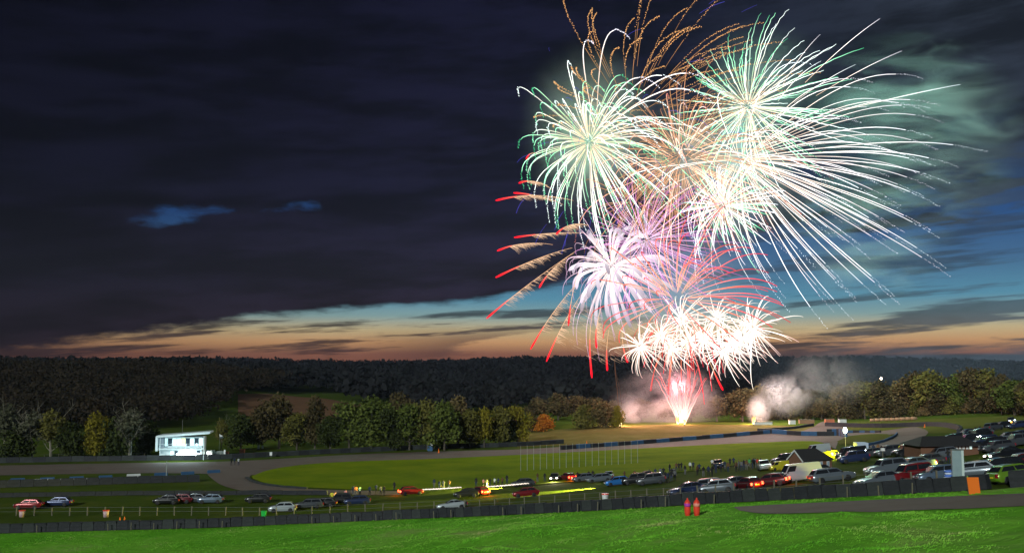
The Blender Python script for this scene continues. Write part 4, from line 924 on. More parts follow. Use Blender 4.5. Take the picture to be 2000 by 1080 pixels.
# brown building right
bh = empty('brown_building'); bh.scale = (.66, .66, .66); tag(bh, 'brown single storey building with a wide dark low roof by the hairpin', 'building'); place(bh, 1836, 894, 5)
MB().box(-5.5, -3, 0, 6.5, 4, 2.6).build('wall', M_brick, bh)
MB().add([(-6.2, -3.8, 2.6), (7.2, -3.8, 2.6), (7.2, 4.8, 2.6), (-6.2, 4.8, 2.6), (-3.6, 0, 4.4), (4.6, 0, 4.4)], [(0, 3, 2, 1), (0, 1, 5, 4), (1, 2, 5), (2, 3, 4, 5), (3, 0, 4)]).build('roof', M_roof, bh)
MB().box(-.3, -3.06, 1.2, .25, -3.003, 1.9).build('sign', lamp_mat('dim_lit_sign', rgb(.75, .7, .95), .5), bh)
for i in range(5): MB().box(1.6 + i * .75, -3.12, 2.0, 2.05 + i * .75, -3.004, 2.55).build('window', M_lit if i == 4 else M_white, bh)
# glass pillar, orange board, bags
M_gp = mat('milky_glass', rgb(.20, .28, .30), .25, spec=.7, var=[rgb(.26, .34, .36)], vscale=2)
gp = empty('glass_pillar'); tag(gp, 'tall grey green glazed pillar behind the tyre wall on the right', 'pillar'); place(gp, 1871, 944, -12)
MB().box(-.48, -.28, 0, .30, .28, 2.95).build('panel', M_gp, gp); MB().box(.303, -.34, 0, .5, .34, 2.98).build('side_strip', mat('pale_strip', rgb(.50, .60, .58), .4), gp); MB().box(-.52, -.32, 2.983, .52, .36, 3.05).build('cap', mat('grey_metal', rgb(.14, .16, .15), .5), gp)
ob_ = empty('orange_board'); tag(ob_, 'plain orange board leaning on the end of the tyre wall', 'board'); place(ob_, 1899, 964, 2)
MB().add([(-.40, 0, .02), (.50, 0, .02), (.44, .12, 1.32), (-.50, .12, 1.32), (-.40, .05, .02), (.50, .05, .02), (.44, .17, 1.32), (-.50, .17, 1.32)], [(0, 1, 2, 3), (7, 6, 5, 4), (0, 4, 5, 1), (1, 5, 6, 2), (2, 6, 7, 3), (3, 7, 4, 0)]).build('board', M_orange, ob_)
MB().box(-.4, .19, 0, -.33, .26, 1.1).build('prop', M_post, ob_); ob_.location.y -= .35
M_bagb = mat('blue_bag', rgb(.10, .20, .62), .5); M_bagw = mat('pale_bag', rgb(.55, .62, .75), .5)
pb = G(1857, 944)
for i in range(6):
    mb = MB(); L_ = .62 - .03 * (i % 2); prof = [(-L_, .0, .05), (-L_ * .8, .2, .0), (0, .24, -.0), (L_ * .8, .2, 0), (L_, .0, .05)]
    mb.tube([(-L_, 0, .11), (-L_ * .85, 0, .11), (0, 0, .125), (L_ * .85, 0, .11), (L_, 0, .11)], [.03, .115, .125, .115, .03], 8)
    o = mb.build('feed_bag', M_bagb if i % 2 else M_bagw, None, True, loc=(pb.x + .05 * math.sin(i * 2), pb.y, pb.z + .2 * i), rz=.25); o.scale = (1, 2.2, 1)
    tag(o, ['bottom pale sack', 'lowest blue sack', 'middle pale sack', 'middle blue sack', 'upper pale sack', 'topmost blue sack'][i] + ' of the stack left of the glass pillar', 'sack', 'blue and pale sacks stacked by the pillar')
# lamp standard with bright lamp
ls = empty('lamp_post'); tag(ls, 'short lamp post with a glaring white lamp behind the ambulance', 'lamp post'); place(ls, 1652, 893, 0)
MB().ring([(.06, 0), (.045, 4.0)], 6).build('pole', M_wire, ls); MB().ring([(.06, 4.0), (.3, 4.2), (.34, 4.6), (.2, 4.95), (.05, 5.0)], 10).build('lamp_head', lamp_mat('white_lamp_head', rgb(.85, .93, 1), 10), ls, True)
lamp(ls, 'bulb', (0, -.5, 4.5), (.85, .95, 1), 500, .2)
bx = boxthing('box_trailer', 'pale box trailer right of the black van', 'trailer', 1682, 892, (1.9, 1.8, 1.9), mat('pale_blue_panel', rgb(.42, .5, .62), .5), 0)
bx.children[0].location.z = .45
for s_ in (-1, 1):
    wv = MB().ring([(.18, -.09), (.3, -.09), (.3, .09), (.18, .09)], 12).build('wheel', M_black, bx, loc=(0, s_ * .85, .3)); wv.rotation_euler.x = rad(90)
lp_ = empty('lamp_post'); tag(lp_, 'short pale post with a small square lamp on the grass right of the hut', 'lamp post'); place(lp_, 1725, 917, 0)
MB().ring([(.07, 0), (.05, 2.3)], 6).build('pole', M_post, lp_); MB().box(-.25, -.15, 2.3, .25, .15, 2.65, tx=.05, ty=.03).build('lamp_head', M_white, lp_)
# bins
bn = empty('wheelie_bin'); tag(bn, 'bright green wheelie bin by the fence on the left', 'bin'); place(bn, 515, 1012, 0)
MB().box(-.26, -.26, .08, .26, .26, 1.0, tx=-.05, ty=-.05).build('tub', mat('green_plastic', rgb(.01, .45, .06), .5), bn); MB().box(-.33, -.36, 1.0, .33, .33, 1.1).build('lid', mat('green_plastic', rgb(.01, .45, .06), .5), bn)
for px, py, lab in ((1182, 979, 'white bin with a red lid at the fence right of centre'), (43, 1009, 'pale bin with a pink lid at the fence near the left edge'), (207, 1009, 'pinkish pale bin at the fence in the left quarter')):
    b_ = empty('litter_bin'); tag(b_, lab, 'bin'); place(b_, px, py, 0); MB().ring([(.36, 0), (.42, .9)], 10).build('drum', M_white if px == 1182 else mat('pinkish_plastic', rgb(.5, .35, .36), .5), b_, True)
    MB().ring([(.48, .9), (.48, 1.0)], 10).build('lid', M_red, b_)
# red marker posts
for px, py, lab, pur in ((1343, 1007, 'left red bottle shaped marker post with a purple patch on the front grass', 1), (1361, 1007, 'right red bottle shaped marker post on the front grass', 0)):
    m_ = empty('marker_post'); tag(m_, lab, 'marker post'); place(m_, px, py, 0)
    MB().ring([(.16, 0), (.24, .06), (.29, .45), (.30, 1.0), (.27, 1.22), (.17, 1.38), (.08, 1.45), (.06, 1.58), (.02, 1.62)], 16).build('body', M_red, m_, True)
    MB().ring([(.305, .86), (.308, 1.0), (.292, 1.14)], 16).build('band', M_purple if pur else mat('pink_band', rgb(.8, .28, .22), .5), m_, True)
# poles on the infield
pm = MB().ring([(.045, 0), (.03, 1)], 5).me('marker_pole', M_pole)
for i in range(19):
    px = 1017 + i * 12.7; yb = 920 - i * .85; yt = 871 - i * .55
    p = G(px, yb); o = ob('marker_pole', pm, None, p); o.scale = (1, 1, (yb - yt) / F * p.y)
    tag(o, nth(i) + ' slim white pole in the long row on the infield', 'pole', 'slim white poles in a row on the infield')
for px, py, h, lab in ((325, 930, 3.0, 'pale slim goal like post beside the far track on the left'), (214, 897, 7.0, 'tall slim pole left of the yellow tree'), (256, 897, 7.0, 'tall slim pole under the flat topped tree')):
    o = ob('marker_pole', pm, None, G(px, py)); o.scale = (2, 2, h); tag(o, lab, 'pole')
# low stacks by the wood edge
for i, (px, py, w_, lab) in enumerate([(1490, 829, 6, 'pale pink lit flatbed beside the right flare'), (1547, 828, 2, 'small white box by the firework field'), (1620, 826, 3, 'orange lit crate by the service road'), (1645, 826, 2.4, 'pale crate right of the orange one'), (1575, 827, 5, 'low tan stack by the wood edge')]):
    boxthing('crate', lab, 'crate', px, py, (w_, 1.5, 1.3 if i else .9), [M_white, M_white, mat('orange_plastic', rgb(.45, .14, .07), .6), M_white, mat('tan_boards', rgb(.3, .17, .1), .8)][i], 0, [('lid', (-w_ / 2 - .05, -.8, 1.3 if i else .9, w_ / 2 + .05, .8, 1.42 if i else 1.0), M_post)])
for i in range(9):
    p = G(1705 + i * 10, 823 - i * .4); o = MB().tube([(-.95, 0, .5), (.95, 0, .5)], .5, 10).build('straw_bale', mat('straw', rgb(.32, .2, .12), .95), None, True, loc=p)
    tag(o, nth(i) + ' round straw bale in the row along the wood edge', 'bale', 'straw bales along the wood edge')
# far house lights, lamp over the wood
fh = empty('farmhouse'); tag(fh, 'distant farmhouse on the dark ridge with yellow lit windows', 'house'); d = ray(907, 770); t__ = 660 / d.y; fh.location = (d.x * t__, 660, Hs(d.x * t__, 660) + 0)
zf = CAMZ + d.z * t__ - fh.location.z
MB().box(-6, -2, 0, 6, 4, zf + 2.2).build('wall', mat('dark_render', rgb(.03, .03, .03), .9), fh); MB().add([(-6.5, -2.5, zf + 2.2), (6.5, -2.5, zf + 2.2), (6.5, 4.5, zf + 2.2), (-6.5, 4.5, zf + 2.2), (-5, 1, zf + 4.5), (5, 1, zf + 4.5)], [(0, 3, 2, 1), (0, 1, 5, 4), (1, 2, 5), (2, 3, 4, 5), (3, 0, 4)]).build('roof', M_roof, fh)
for i in range(4): MB().box(-2.6 + i * 1.4, -2.1, zf - .5, -1.7 + i * 1.4, -2.004, zf + .7).build('window', lamp_mat('yellow_lit_window', rgb(1, .7, .06), 5), fh)
def mast(px, py, y, rr, m, lab, P=None, col=(1, .7, .4)):
    p = W(px, py, y); o = empty('mast_lamp', (p.x, y, Hs(p.x, y))); tag(o, lab, 'lamp'); h = p.z - o.location.z
    MB().ring([(.12, 0), (.08, h - rr)], 6).build('pole', M_wire, o); MB().ring([(rr * .3, h - rr), (rr, h - rr * .4), (rr, h + rr * .4), (rr * .3, h + rr)], 10).build('lamp_head', m, o, True)
    if P: lamp(o, 'bulb', (0, -rr - .4, h), col, P, rr * .6)
mast(1721, 739, 470, .55, lamp_mat('warm_lamp_head', rgb(1, .75, .5), 12), 'warm lamp glowing above the right hand wood')
mast(826, 778, 560, .22, lamp_mat('warm_lamp_head', rgb(1, .75, .5), 12), 'tiny pale lamp above the green trees')
for i, (px, py) in enumerate([(1975, 826), (1981, 827), (1987, 828), (1993, 828), (1999, 827)]):
    p = G(px, py + 2); o = empty('ground_lamp', p); tag(o, nth(i) + ' small amber lamp in the short row at the far right', 'lamp', 'amber lamps in a short row at the far right')
    MB().box(-.03, -.03, 0, .03, .03, .35).build('stem', M_black, o); MB().ring([(.08, .35), (.2, .5), (.08, .68)], 8).build('globe', M_amber, o)

# ------------------------------------------------------------------ foreground grass blades
ng = 42000; r = np.random.default_rng(5); P = []
while len(P) < ng:
    i = r.integers(0, len(fr_top), 4000); t = r.random(4000) ** 1.0
    a = fr_top[i] + r.normal(size=(4000, 2)) * .8; y = a[:, 1] * (1 - t * .50); x = a[:, 0] * y / a[:, 1]
    pyv = 715 + (CAMZ - H(x, y)) / y * F
    ok = (pyv < 1110) & (y < a[:, 1] - .6)
    for q in np.stack([x, y], 1)[ok]: P.append(q)
P = np.array(P[:ng])
lp_px = gpoly([(1432, 990), (1500, 986), (1650, 979), (1800, 972), (1990, 964)], 40); lp_p2 = gpoly([(1445, 1000), (1500, 1006), (1650, 1002), (1800, 999), (1990, 992)], 40)
xr = P[:, 0]; on = (P[:, 1] < np.interp(xr, lp_px[:, 0], lp_px[:, 1])) & (P[:, 1] > np.interp(xr, lp_p2[:, 0], lp_p2[:, 1])) & (xr > lp_p2[0, 0])
P = P[~on]; n = len(P); z = H(P[:, 0], P[:, 1])
V = []; s = wave(P[:, 0], P[:, 1], 9, 8)
for b in range(3):
    a = r.uniform(0, 6.28, n); hgt = r.uniform(.04, .13, n) * (1 + .5 * np.clip(s, -1, 1)); w_ = r.uniform(.02, .05, n)
    bx = P[:, 0] + r.normal(size=n) * .1; by = P[:, 1] + r.normal(size=n) * .1
    lean = r.uniform(.02, .16, n)
    V.append(np.stack([np.stack([bx - w_ * np.cos(a), by - w_ * np.sin(a), z], 1), np.stack([bx + w_ * np.cos(a), by + w_ * np.sin(a), z], 1), np.stack([bx + lean, by + lean * .5 * np.sin(a), z + hgt], 1)], 1))
V = np.concatenate(V).reshape(-1, 3); me = bpy.data.meshes.new('grass_blades'); nt3 = len(V) // 3
me.vertices.add(len(V)); me.vertices.foreach_set('co', V.astype(np.float32).ravel()); me.loops.add(nt3 * 3); me.loops.foreach_set('vertex_index', np.arange(nt3 * 3, dtype=np.int32))
me.polygons.add(nt3); me.polygons.foreach_set('loop_start', np.arange(0, nt3 * 3, 3, dtype=np.int32)); me.update(calc_edges=True)
me.materials.append(mat('grass_blade', rgb(.075, .27, .016), 1, spec=.02, var=[rgb(.14, .44, .03), rgb(.22, .52, .05), rgb(.45, .42, .18)], vscale=.10)); tag(ob('grass_blades', me), 'short rough grass blades on the front bank', kind='stuff')  # blades brightened too, floodlight put into their colour

# ------------------------------------------------------------------ fireworks
GAIN = 1.35; YF = 345.0; PXM = F / YF * 1.0
def col(c0, c1, c2, t):
    """colour along a trail: core, middle, tip"""
    t = t[:, None]; return np.where(t < .5, np.array(c0) + (np.array(c1) - np.array(c0)) * (t * 2), np.array(c1) + (np.array(c2) - np.array(c1)) * (t * 2 - 1))
def dirs(n, r):
    i = np.arange(n) + .5; ph = np.arccos(1 - 2 * i / n); th = math.pi * (1 + 5 ** .5) * i
    d = np.stack([np.cos(th) * np.sin(ph), np.sin(th) * np.sin(ph), np.cos(ph)], 1) + r.normal(size=(n, 3)) * .13
    return d / np.linalg.norm(d, axis=1)[:, None]
def burst(label, px, py, n, R, c, rad_=(.2, .08), g=.25, wind=(0, 0), t0=.04, rv=.18, seed=1, y=YF, dot=.0, wig=.0, keep=None, pts=14, power=0, lcol=(1, 1, 1), lr=.9, name='firework_burst', drag=2.2, shape=None, dgap=.5, flat=1.0):
    r = np.random.default_rng(seed); o = W(px, py, y); root = empty(name, o); tag(root, label, 'firework', 'firework bursts over the valley')
    Rm = R / PXM; D = dirs(n, r)
    if keep is not None: D = D[[keep(d, r) for d in D]]
    for d in D:
        rr = Rm * (1 + r.normal() * rv); T1 = min(1.12, max(.7, 1 + r.normal() * .08)); t = np.linspace(t0, T1, pts)
        k = (1 - np.exp(-drag * t)) / (1 - math.exp(-drag))
        P = d[None] * np.array([1, 1, flat]) * (rr * k)[:, None]; P[:, 2] -= g * Rm * t ** 2.2; P[:, 0] += wind[0] / PXM * t ** 1.8; P[:, 2] -= wind[1] / PXM * t ** 1.8
        if wig: P[:, 0] += wig * np.sin(t * 34 + r.uniform(0, 6)) ; P[:, 2] += wig * np.cos(t * 31 + r.uniform(0, 6)) * .7
        cc = c[r.integers(0, len(c))]; K = col(cc[0], cc[1], cc[2], (t - t0) / (T1 - t0)) * r.uniform(.6, 1.1) * GAIN
        rw = rad_[0] + (rad_[1] - rad_[0]) * ((t - t0) / (T1 - t0)) ** 1.3
        rw = .86 * rw * (.42 + .73 * np.clip((t - t0) / .35, 0, 1))
        if shape == 'petal': u_ = (t - t0) / (T1 - t0); rw = rad_[0] * (.18 + .82 * u_ ** .9) * np.sqrt(np.clip(1.02 - u_ ** 7, .02, 1))
        if shape == 'needle': u_ = (t - t0) / (T1 - t0); rw = rad_[0] * (1 - .75 * u_)
        strands = [(P, rw, K)]
        if dot > 0:
            m0 = int(pts * (1 - dot)); strands = [(P[:m0 + 1], rw[:m0 + 1], K[:m0 + 1])] if m0 > 0 else []
            ts = np.linspace(t[m0], T1 + .07, int(64 * dot) + 3)
            for q in ts[1:]:
                kk = (1 - math.exp(-drag * q)) / (1 - math.exp(-drag)); p = d * np.array([1, 1, flat]) * rr * kk
                p[2] -= g * Rm * q ** 2.2; p[0] += wind[0] / PXM * q ** 1.8; p[2] -= wind[1] / PXM * q ** 1.8; p = p + r.normal(size=3) * .12
                ln = .16 + .3 * dgap; dr = d * ln; strands.append((np.array([p, p + dr]), rad_[1] * r.uniform(.7, 1.3), np.array(cc[2]) * r.uniform(.5, 1.6)))
        ob('trail', glow_mesh('trail', strands), root)
    if power:
        lamp(root, 'burst_light', (0, 0, 0), lcol, power, lr)
    return root
WG = [((1.0, .62, .38), (1.5, 1.75, 1.5), (.35, 1.15, .65)), ((1.1, .8, .6), (1.7, 1.8, 1.7), (1.3, 1.5, 1.5)), ((1.0, .8, .5), (.75, 1.6, 1.05), (.08, .6, .28))]
WW = [((1.3, 1.1, .9), (1.9, 1.85, 1.8), (1.2, 1.35, 1.5)), ((1.5, 1.0, .7), (1.7, 1.55, 1.5), (1.25, 1.2, 1.4))]
WR = [((1.5, 1.0, .7), (1.5, 1.2, 1.0), (1.4, 1.0, 1.0)), ((1.5, .8, .5), (1.3, .65, .45), (.8, .25, .2))]
GG = [((1.2, 1.3, 1.0), (.5, 1.5, .9), (.04, .42, .2)), ((1.5, 1.4, 1.2), (1.0, 1.7, 1.3), (.12, .7, .36))]
OR = [((.9, .45, .2), (.6, .26, .10), (.42, .15, .06)), ((1.0, .55, .3), (.7, .3, .16), (.5, .14, .09))]
GO = [((.5, .25, .1), (.6, .3, .12), (.95, .48, .18))]
MG = [((1.2, .7, 1.1), (.8, .24, .72), (.5, .10, .48)), ((1.4, 1.0, 1.3), (1.0, .45, .9), (.6, .2, .6))]
RD = [((1.3, .7, .35), (1.2, .2, .12), (.9, .03, .05)), ((1.3, .5, .4), (1.1, .10, .11), (.8, .03, .06))]
BL = [((.1, .09, .6), (.08, .07, .55), (.07, .07, .5))]
burst('white and green burst at the upper left of the display', 1152, 278, 150, 152, WG, (.19, .11), g=.30, wind=(26, 0), seed=3, dot=.28, wig=.05, power=55000, lcol=(.3, 1, .55), drag=2.6)
burst('long arching white streaks of the upper left burst leaning right', 1165, 262, 34, 215, WW, (.26, .13), g=.30, wind=(50, 0), seed=4, dot=.3, keep=lambda d, r: d[2] > .15 and d[0] > -.25, drag=2.2)
burst('green tipped burst at the upper right of the display', 1462, 208, 140, 158, GG + WG, (.18, .08), g=.02, wind=(24, 0), seed=5, wig=.16, power=130000, lcol=(.2, 1, .75), drag=1.5)
burst('huge white burst trailing far to the right', 1446, 312, 230, 285, WW, (.16, .07), g=.17, wind=(72, 0), seed=6, dot=.2, power=110000, lcol=(.78, 1, .9), lr=1.8, drag=2.0, rv=.11, keep=lambda d, r: -.86 < d[2] < .6 and (d[0] > -.1 or r.random() < .3))
burst('straight white streaks rising above the upper right burst', 1480, 260, 46, 300, WW, (.17, .05), g=.02, wind=(36, 0), seed=7, keep=lambda d, r: d[2] > .05 and d[0] > .1, t0=.3, drag=1.2)
burst('compact glaring green white burst below the huge one', 1412, 402, 110, 92, GG + WW, (.20, .09), g=.06, wind=(12, 0), seed=8, power=60000, lcol=(.6, 1, .7), lr=1.4)
burst('fine orange sparks in the middle of the display', 1335, 300, 170, 165, OR, (.13, .06), g=.12, wind=(20, 0), seed=9, power=45000, lcol=(1, .5, .22), t0=.1)
burst('white streaks drooping from the centre towards lower left', 1330, 318, 70, 175, WR, (.19, .08), g=.32, wind=(20, 0), seed=10, dot=.2, t0=.1)
burst('gold glitter spray with blue tips at the top of the display', 1238, 235, 110, 235, GO, (.15, .15), g=.04, wind=(46, 0), seed=12, dot=.72, keep=lambda d, r: d[2] > .02, t0=.22, dgap=.2, drag=1.7)
burst('second gold glitter spray leaning right at the top', 1262, 205, 44, 215, GO, (.14, .14), g=.06, wind=(60, 0), seed=13, dot=.72, keep=lambda d, r: d[2] > .0 and d[0] > -.1, t0=.3, dgap=.2, drag=1.7)
burst('sparse blue sparks round the left of the display', 1215, 330, 44, 200, BL, (.12, .08), g=.2, seed=14, t0=.62, pts=8, wind=(10, 0))
burst('blue tipped sparks at the very top', 1250, 190, 26, 235, BL, (.12, .07), g=.0, seed=15, t0=.72, pts=6, wind=(60, 0), keep=lambda d, r: d[2] > .25)
burst('orange brown sparks below the upper left burst', 1245, 395, 80, 110, OR, (.13, .06), g=.2, seed=16, wind=(20, 0), t0=.1)
burst('magenta burst behind the white flower', 1262, 468, 130, 138, MG, (.13, .07), g=.04, wind=(30, 0), seed=17, power=42000, lcol=(1, .5, 1))
burst('white flower shaped burst with broad petals', 1195, 520, 64, 96, [((1.3, 1.0, .9), (.85, .74, .84), (.42, .35, .43)), ((1.4, 1.2, 1.2), (1.0, .9, 1.0), (.62, .52, .64))], (1.05, .35), g=.26, wind=(14, 0), seed=18, shape='petal', power=60000, lcol=(1, .9, .95), rv=.12, lr=1.2, flat=1.0)
burst('thin white streaks inside the flower burst', 1195, 515, 90, 120, [((1.4, 1.1, 1.0), (1.1, .75, .95), (.7, .4, .7))], (.12, .05), g=.35, wind=(24, 0), seed=19)
burst('red burst arching up to the right', 1322, 585, 84, 180, RD, (.22, .14), g=.16, wind=(34, 0), seed=20, y=YF - 14, power=50000, lcol=(1, .3, .25), t0=.08, keep=lambda d, r: d[2] > -.35, drag=1.9)
burst('red sparks of the lower display falling', 1330, 640, 50, 92, RD, (.17, .12), g=.62, seed=21, t0=.2, keep=lambda d, r: d[2] < .3)
sb = [(1252, 675, 50), (1290, 655, 44), (1330, 622, 52), (1345, 668, 48), (1374, 662, 46), (1400, 622, 56), (1412, 686, 54), (1452, 655, 60), (1470, 640, 62), (1310, 680, 40), (1430, 670, 50)]
sl = ['leftmost small white star burst', 'second small white star burst from the left', 'small white star burst standing highest in the middle', 'small white star burst over the red fan', 'small white star burst right of the fan axis', 'upper white star burst right of the middle', 'lowest white star burst right of the middle', 'white star burst with long spikes near the right end', 'rightmost white star burst with long spikes', 'low small white star burst left of the fan axis', 'dense white star burst next to the right end']
for i, (px, py, R) in enumerate(sb):
    burst(sl[i], px, py, 46, R, [((1.5, 1.4, 1.25), (1.6, 1.45, 1.3), (1.3, 1.15, 1.0)), ((1.5, 1.2, 1.0), (1.5, 1.1, .95), (1.2, .8, .75))], (.20, .05), g=.16, seed=30 + i, rv=.3, shape='needle', wind=(10, 0), y=YF + (i % 4) * 5 - 8, power=8000, lcol=(1, .85, .75), t0=.04, lr=.8)
# red fan
def fan():
    o = W(1332, 829, YF); root = empty('firework_fan', o); tag(root, 'red fan of sparks shooting up from the ground', 'firework'); r = np.random.default_rng(50)
    for i in range(34):
        a = rad(-27 + 54 * i / 33 + r.normal() * 1.2); L_ = r.uniform(75, 118) / PXM; t = np.linspace(0, 1, 12)
        P = np.stack([np.sin(a) * L_ * t * 1.02 + r.uniform(-.9, .9), r.normal() * 5 * t, np.cos(a) * L_ * t - 1.0 * t ** 3], 1); P[:, 0] += .22 * np.sin(t * 22 + i) * t
        K = col((2.2, 1.7, 1.4), (1.8, .75, .7), (.8, .08, .10), t); ob('trail', glow_mesh('trail', [(P, .20 - .08 * t, K)]), root)
    for i in range(26):
        a = rad(r.uniform(-14, 14)); t = np.linspace(0, 1, 6); L_ = r.uniform(118, 140) / PXM; p = np.array([math.sin(a) * L_, r.normal() * 3, math.cos(a) * L_]); P = p + np.stack([t * .9, 0 * t, .5 * np.sin(t * 3)], 1)
        ob('trail', glow_mesh('trail', [(P, .07, (.8, .3, .28))]), root)
    lamp(root, 'burst_light', (0, 8, 13), (1, .40, .46), 22000, .4)
fan()
# red tipped comets with feathery gold tails
cm = [((1120, 392), (1040, 372), (968, 392)), ((1100, 400), (1060, 380), (1003, 377)), ((1080, 372), (1045, 345), (1013, 358)), ((1140, 455), (1080, 452), (1004, 464)), ((1080, 478), (1020, 468), (971, 490)), ((1118, 484), (1050, 500), (968, 542)), ((1120, 495), (1075, 520), (1053, 562)),
      ((1125, 490), (1020, 560), (950, 622)), ((1140, 540), (1080, 600), (1036, 682)), ((1150, 555), (1100, 620), (1067, 706)), ((1150, 440), (1110, 430), (1086, 458)), ((1135, 520), (1116, 560), (1110, 636)), ((1160, 600), (1146, 650), (1156, 738)), ((1190, 640), (1182, 680), (1186, 724)), ((1215, 640), (1214, 680), (1226, 708)), ((1175, 600), (1160, 640), (1165, 680)), ((1380, 690), (1390, 720), (1412, 762)), ((1050, 300), (1032, 296), (1028, 312))]
names_ = ['long red tipped comet reaching furthest left', 'short red tipped comet just above the long one', 'red tipped comet highest but one on the left edge', 'level red tipped comet at mid left', 'small steep red tipped comet at mid left', 'red tipped comet drooping at mid left', 'short hooked red tipped comet near the flower burst', 'long red tipped comet falling to the lower left', 'red tipped comet falling left of the flower, outer one', 'red tipped comet falling left of the flower, inner one', 'short hooked red comet above the flower', 'straight red comet left of the flower', 'longest red comet hanging below the flower', 'red comet right of the longest hanging one', 'red comet under the right part of the flower', 'short red comet beside the longest hanging one', 'red comet falling right of the red fan', 'small red hook left of the white and green burst']
r = np.random.default_rng(60)
for i, (a, b, c) in enumerate(cm):
    y = YF - 10 + (i % 5) * 4; A, B, Cc = (np.array(W(*q, y)) for q in (a, b, c)); t = np.linspace(0, 1, 22)[:, None]
    P = (1 - t) ** 2 * A + 2 * t * (1 - t) * B + t * t * Cc; Bz = P
    o = P[0].copy(); root = empty('firework_comet', o); tag(root, names_[i], 'firework', 'red tipped comets left of the display'); P = P - o
    h = 14; tip = 11 if i in (12, 13, 14, 15, 16, 17) else 15
    ob('tail', glow_mesh('tail', [(P[:tip + 1], np.linspace(.05, .12, tip + 1), (1.3, .75, .42))]), root)
    u = np.linspace(0, 1, 22 - tip)[:, None]; K = np.array([1.5, .30, .2]) * (1 - u) ** 2 + np.array([1.5, .012, .035]) * (1 - (1 - u) ** 2)
    ob('head', glow_mesh('head', [(P[tip:], np.linspace(.18, .40, 22 - tip) * np.r_[np.ones(21 - tip), .5], K)], 5), root)
    st = []
    if i not in (11, 12, 13, 14, 16, 17):
        for q in range(110):
            w_ = r.beta(3.2, 1.6) * .78; p = np.array([np.interp(w_, t[:, 0], P[:, k]) for k in range(3)]); ln = r.uniform(.6, 4.6) * (.25 + w_)
            dd = np.array([.86, r.normal() * .06, -.36 + r.normal() * .08]); st.append((np.array([p, p + dd * ln * .5, p + dd * ln + np.array([0, 0, .12 * ln * r.normal()])]), np.array([.06, .055, .02]), np.array([1.25, .8, .5]) * r.uniform(.3, 1.1)))
        f_ = ob('feather', glow_mesh('feather', st), root); f_['kind'] = 'stuff'
# gold feathers below the flower
st = []
oF = np.array(W(1195, 560, YF))
for q in range(420):
    a = r.uniform(-1.3, 1.45); rr = r.uniform(70, 150) / PXM; p = np.array([math.sin(a) * rr * .85, r.normal() * 4, -math.cos(a) * rr]) ; ln = r.uniform(1, 4.5)
    st.append((np.array([p, p + np.array([.8, 0, -.42]) * ln]), np.array([.06, .02]), np.array([1.0, .68, .46]) * r.uniform(.25, 1)))
o = ob('ember_shower', glow_mesh('ember_shower', st), None, oF); tag(o, 'gold brown embers drifting below the white flower burst', 'embers', kind='stuff')
# rising tail on the left of the fan, thin gold
a = W(1200, 700, YF); P = np.array([[0, 0, 0], [.2, 0, -5], [.9, 0, -11], [1.2, 0, -17]]); tag(ob('rising_tail', glow_mesh('rising_tail', [(P, .10, (.17, .08, .045)), (P * np.array([1.9, 1, .95]), .07, (.13, .06, .035))]), None, a), 'faint brown tail of a rocket rising from the left flare', 'firework')
# ground flares
for i, (px, py, P_, lab, k) in enumerate([(1211, 833, 9000, 'glaring orange flare on the bank, leftmost', 1.2), (1324, 829, 6000, 'glaring flare at the left foot of the red fan', 1.0), (1337, 830, 4000, 'smaller flare at the right foot of the red fan', .7), (1472, 829, 8000, 'glaring orange flare on the bank, rightmost', 1.1)]):
    p = G(px, py); root = empty('ground_flare', p); tag(root, lab, 'flare'); MB().ring([(.18, 0), (.16, .35)], 8).build('tube', M_black, root)
    st = []
    for q in range(26):
        a_ = r.uniform(0, 6.28); sp_ = r.uniform(.05, .5) * k; hh = r.uniform(.8, 2.6) * k; st.append((np.array([[0, 0, .35], [math.cos(a_) * sp_ * .7, math.sin(a_) * sp_ * .7, .35 + hh * .5], [math.cos(a_) * sp_ * 1.6, math.sin(a_) * sp_ * 1.6, .35 + hh]]), np.array([.34, .24, .03]) * k, np.array([[4, 3.4, 2.0], [3.2, 1.8, .6], [1.6, .45, .08]])))
    ob('flame', glow_mesh('flame', st, 4), root)
    lamp(root, 'flare_smoke_light', (0, 1.5, 3.0), (1, .5, .36), P_ * 1.3, .3)
    if i == 3: lamp(root, 'flare_smoke_light', (8, 1, 11), (1, .82, .82), 15000, .3)  # added lamp high inside the plume, lighting the smoke
    if i == 0: lamp(root, 'flare_smoke_light', (7, 3, 7), (1, .5, .48), 7000, .3)  # lamp added above and beside the flare to light the smoke curl

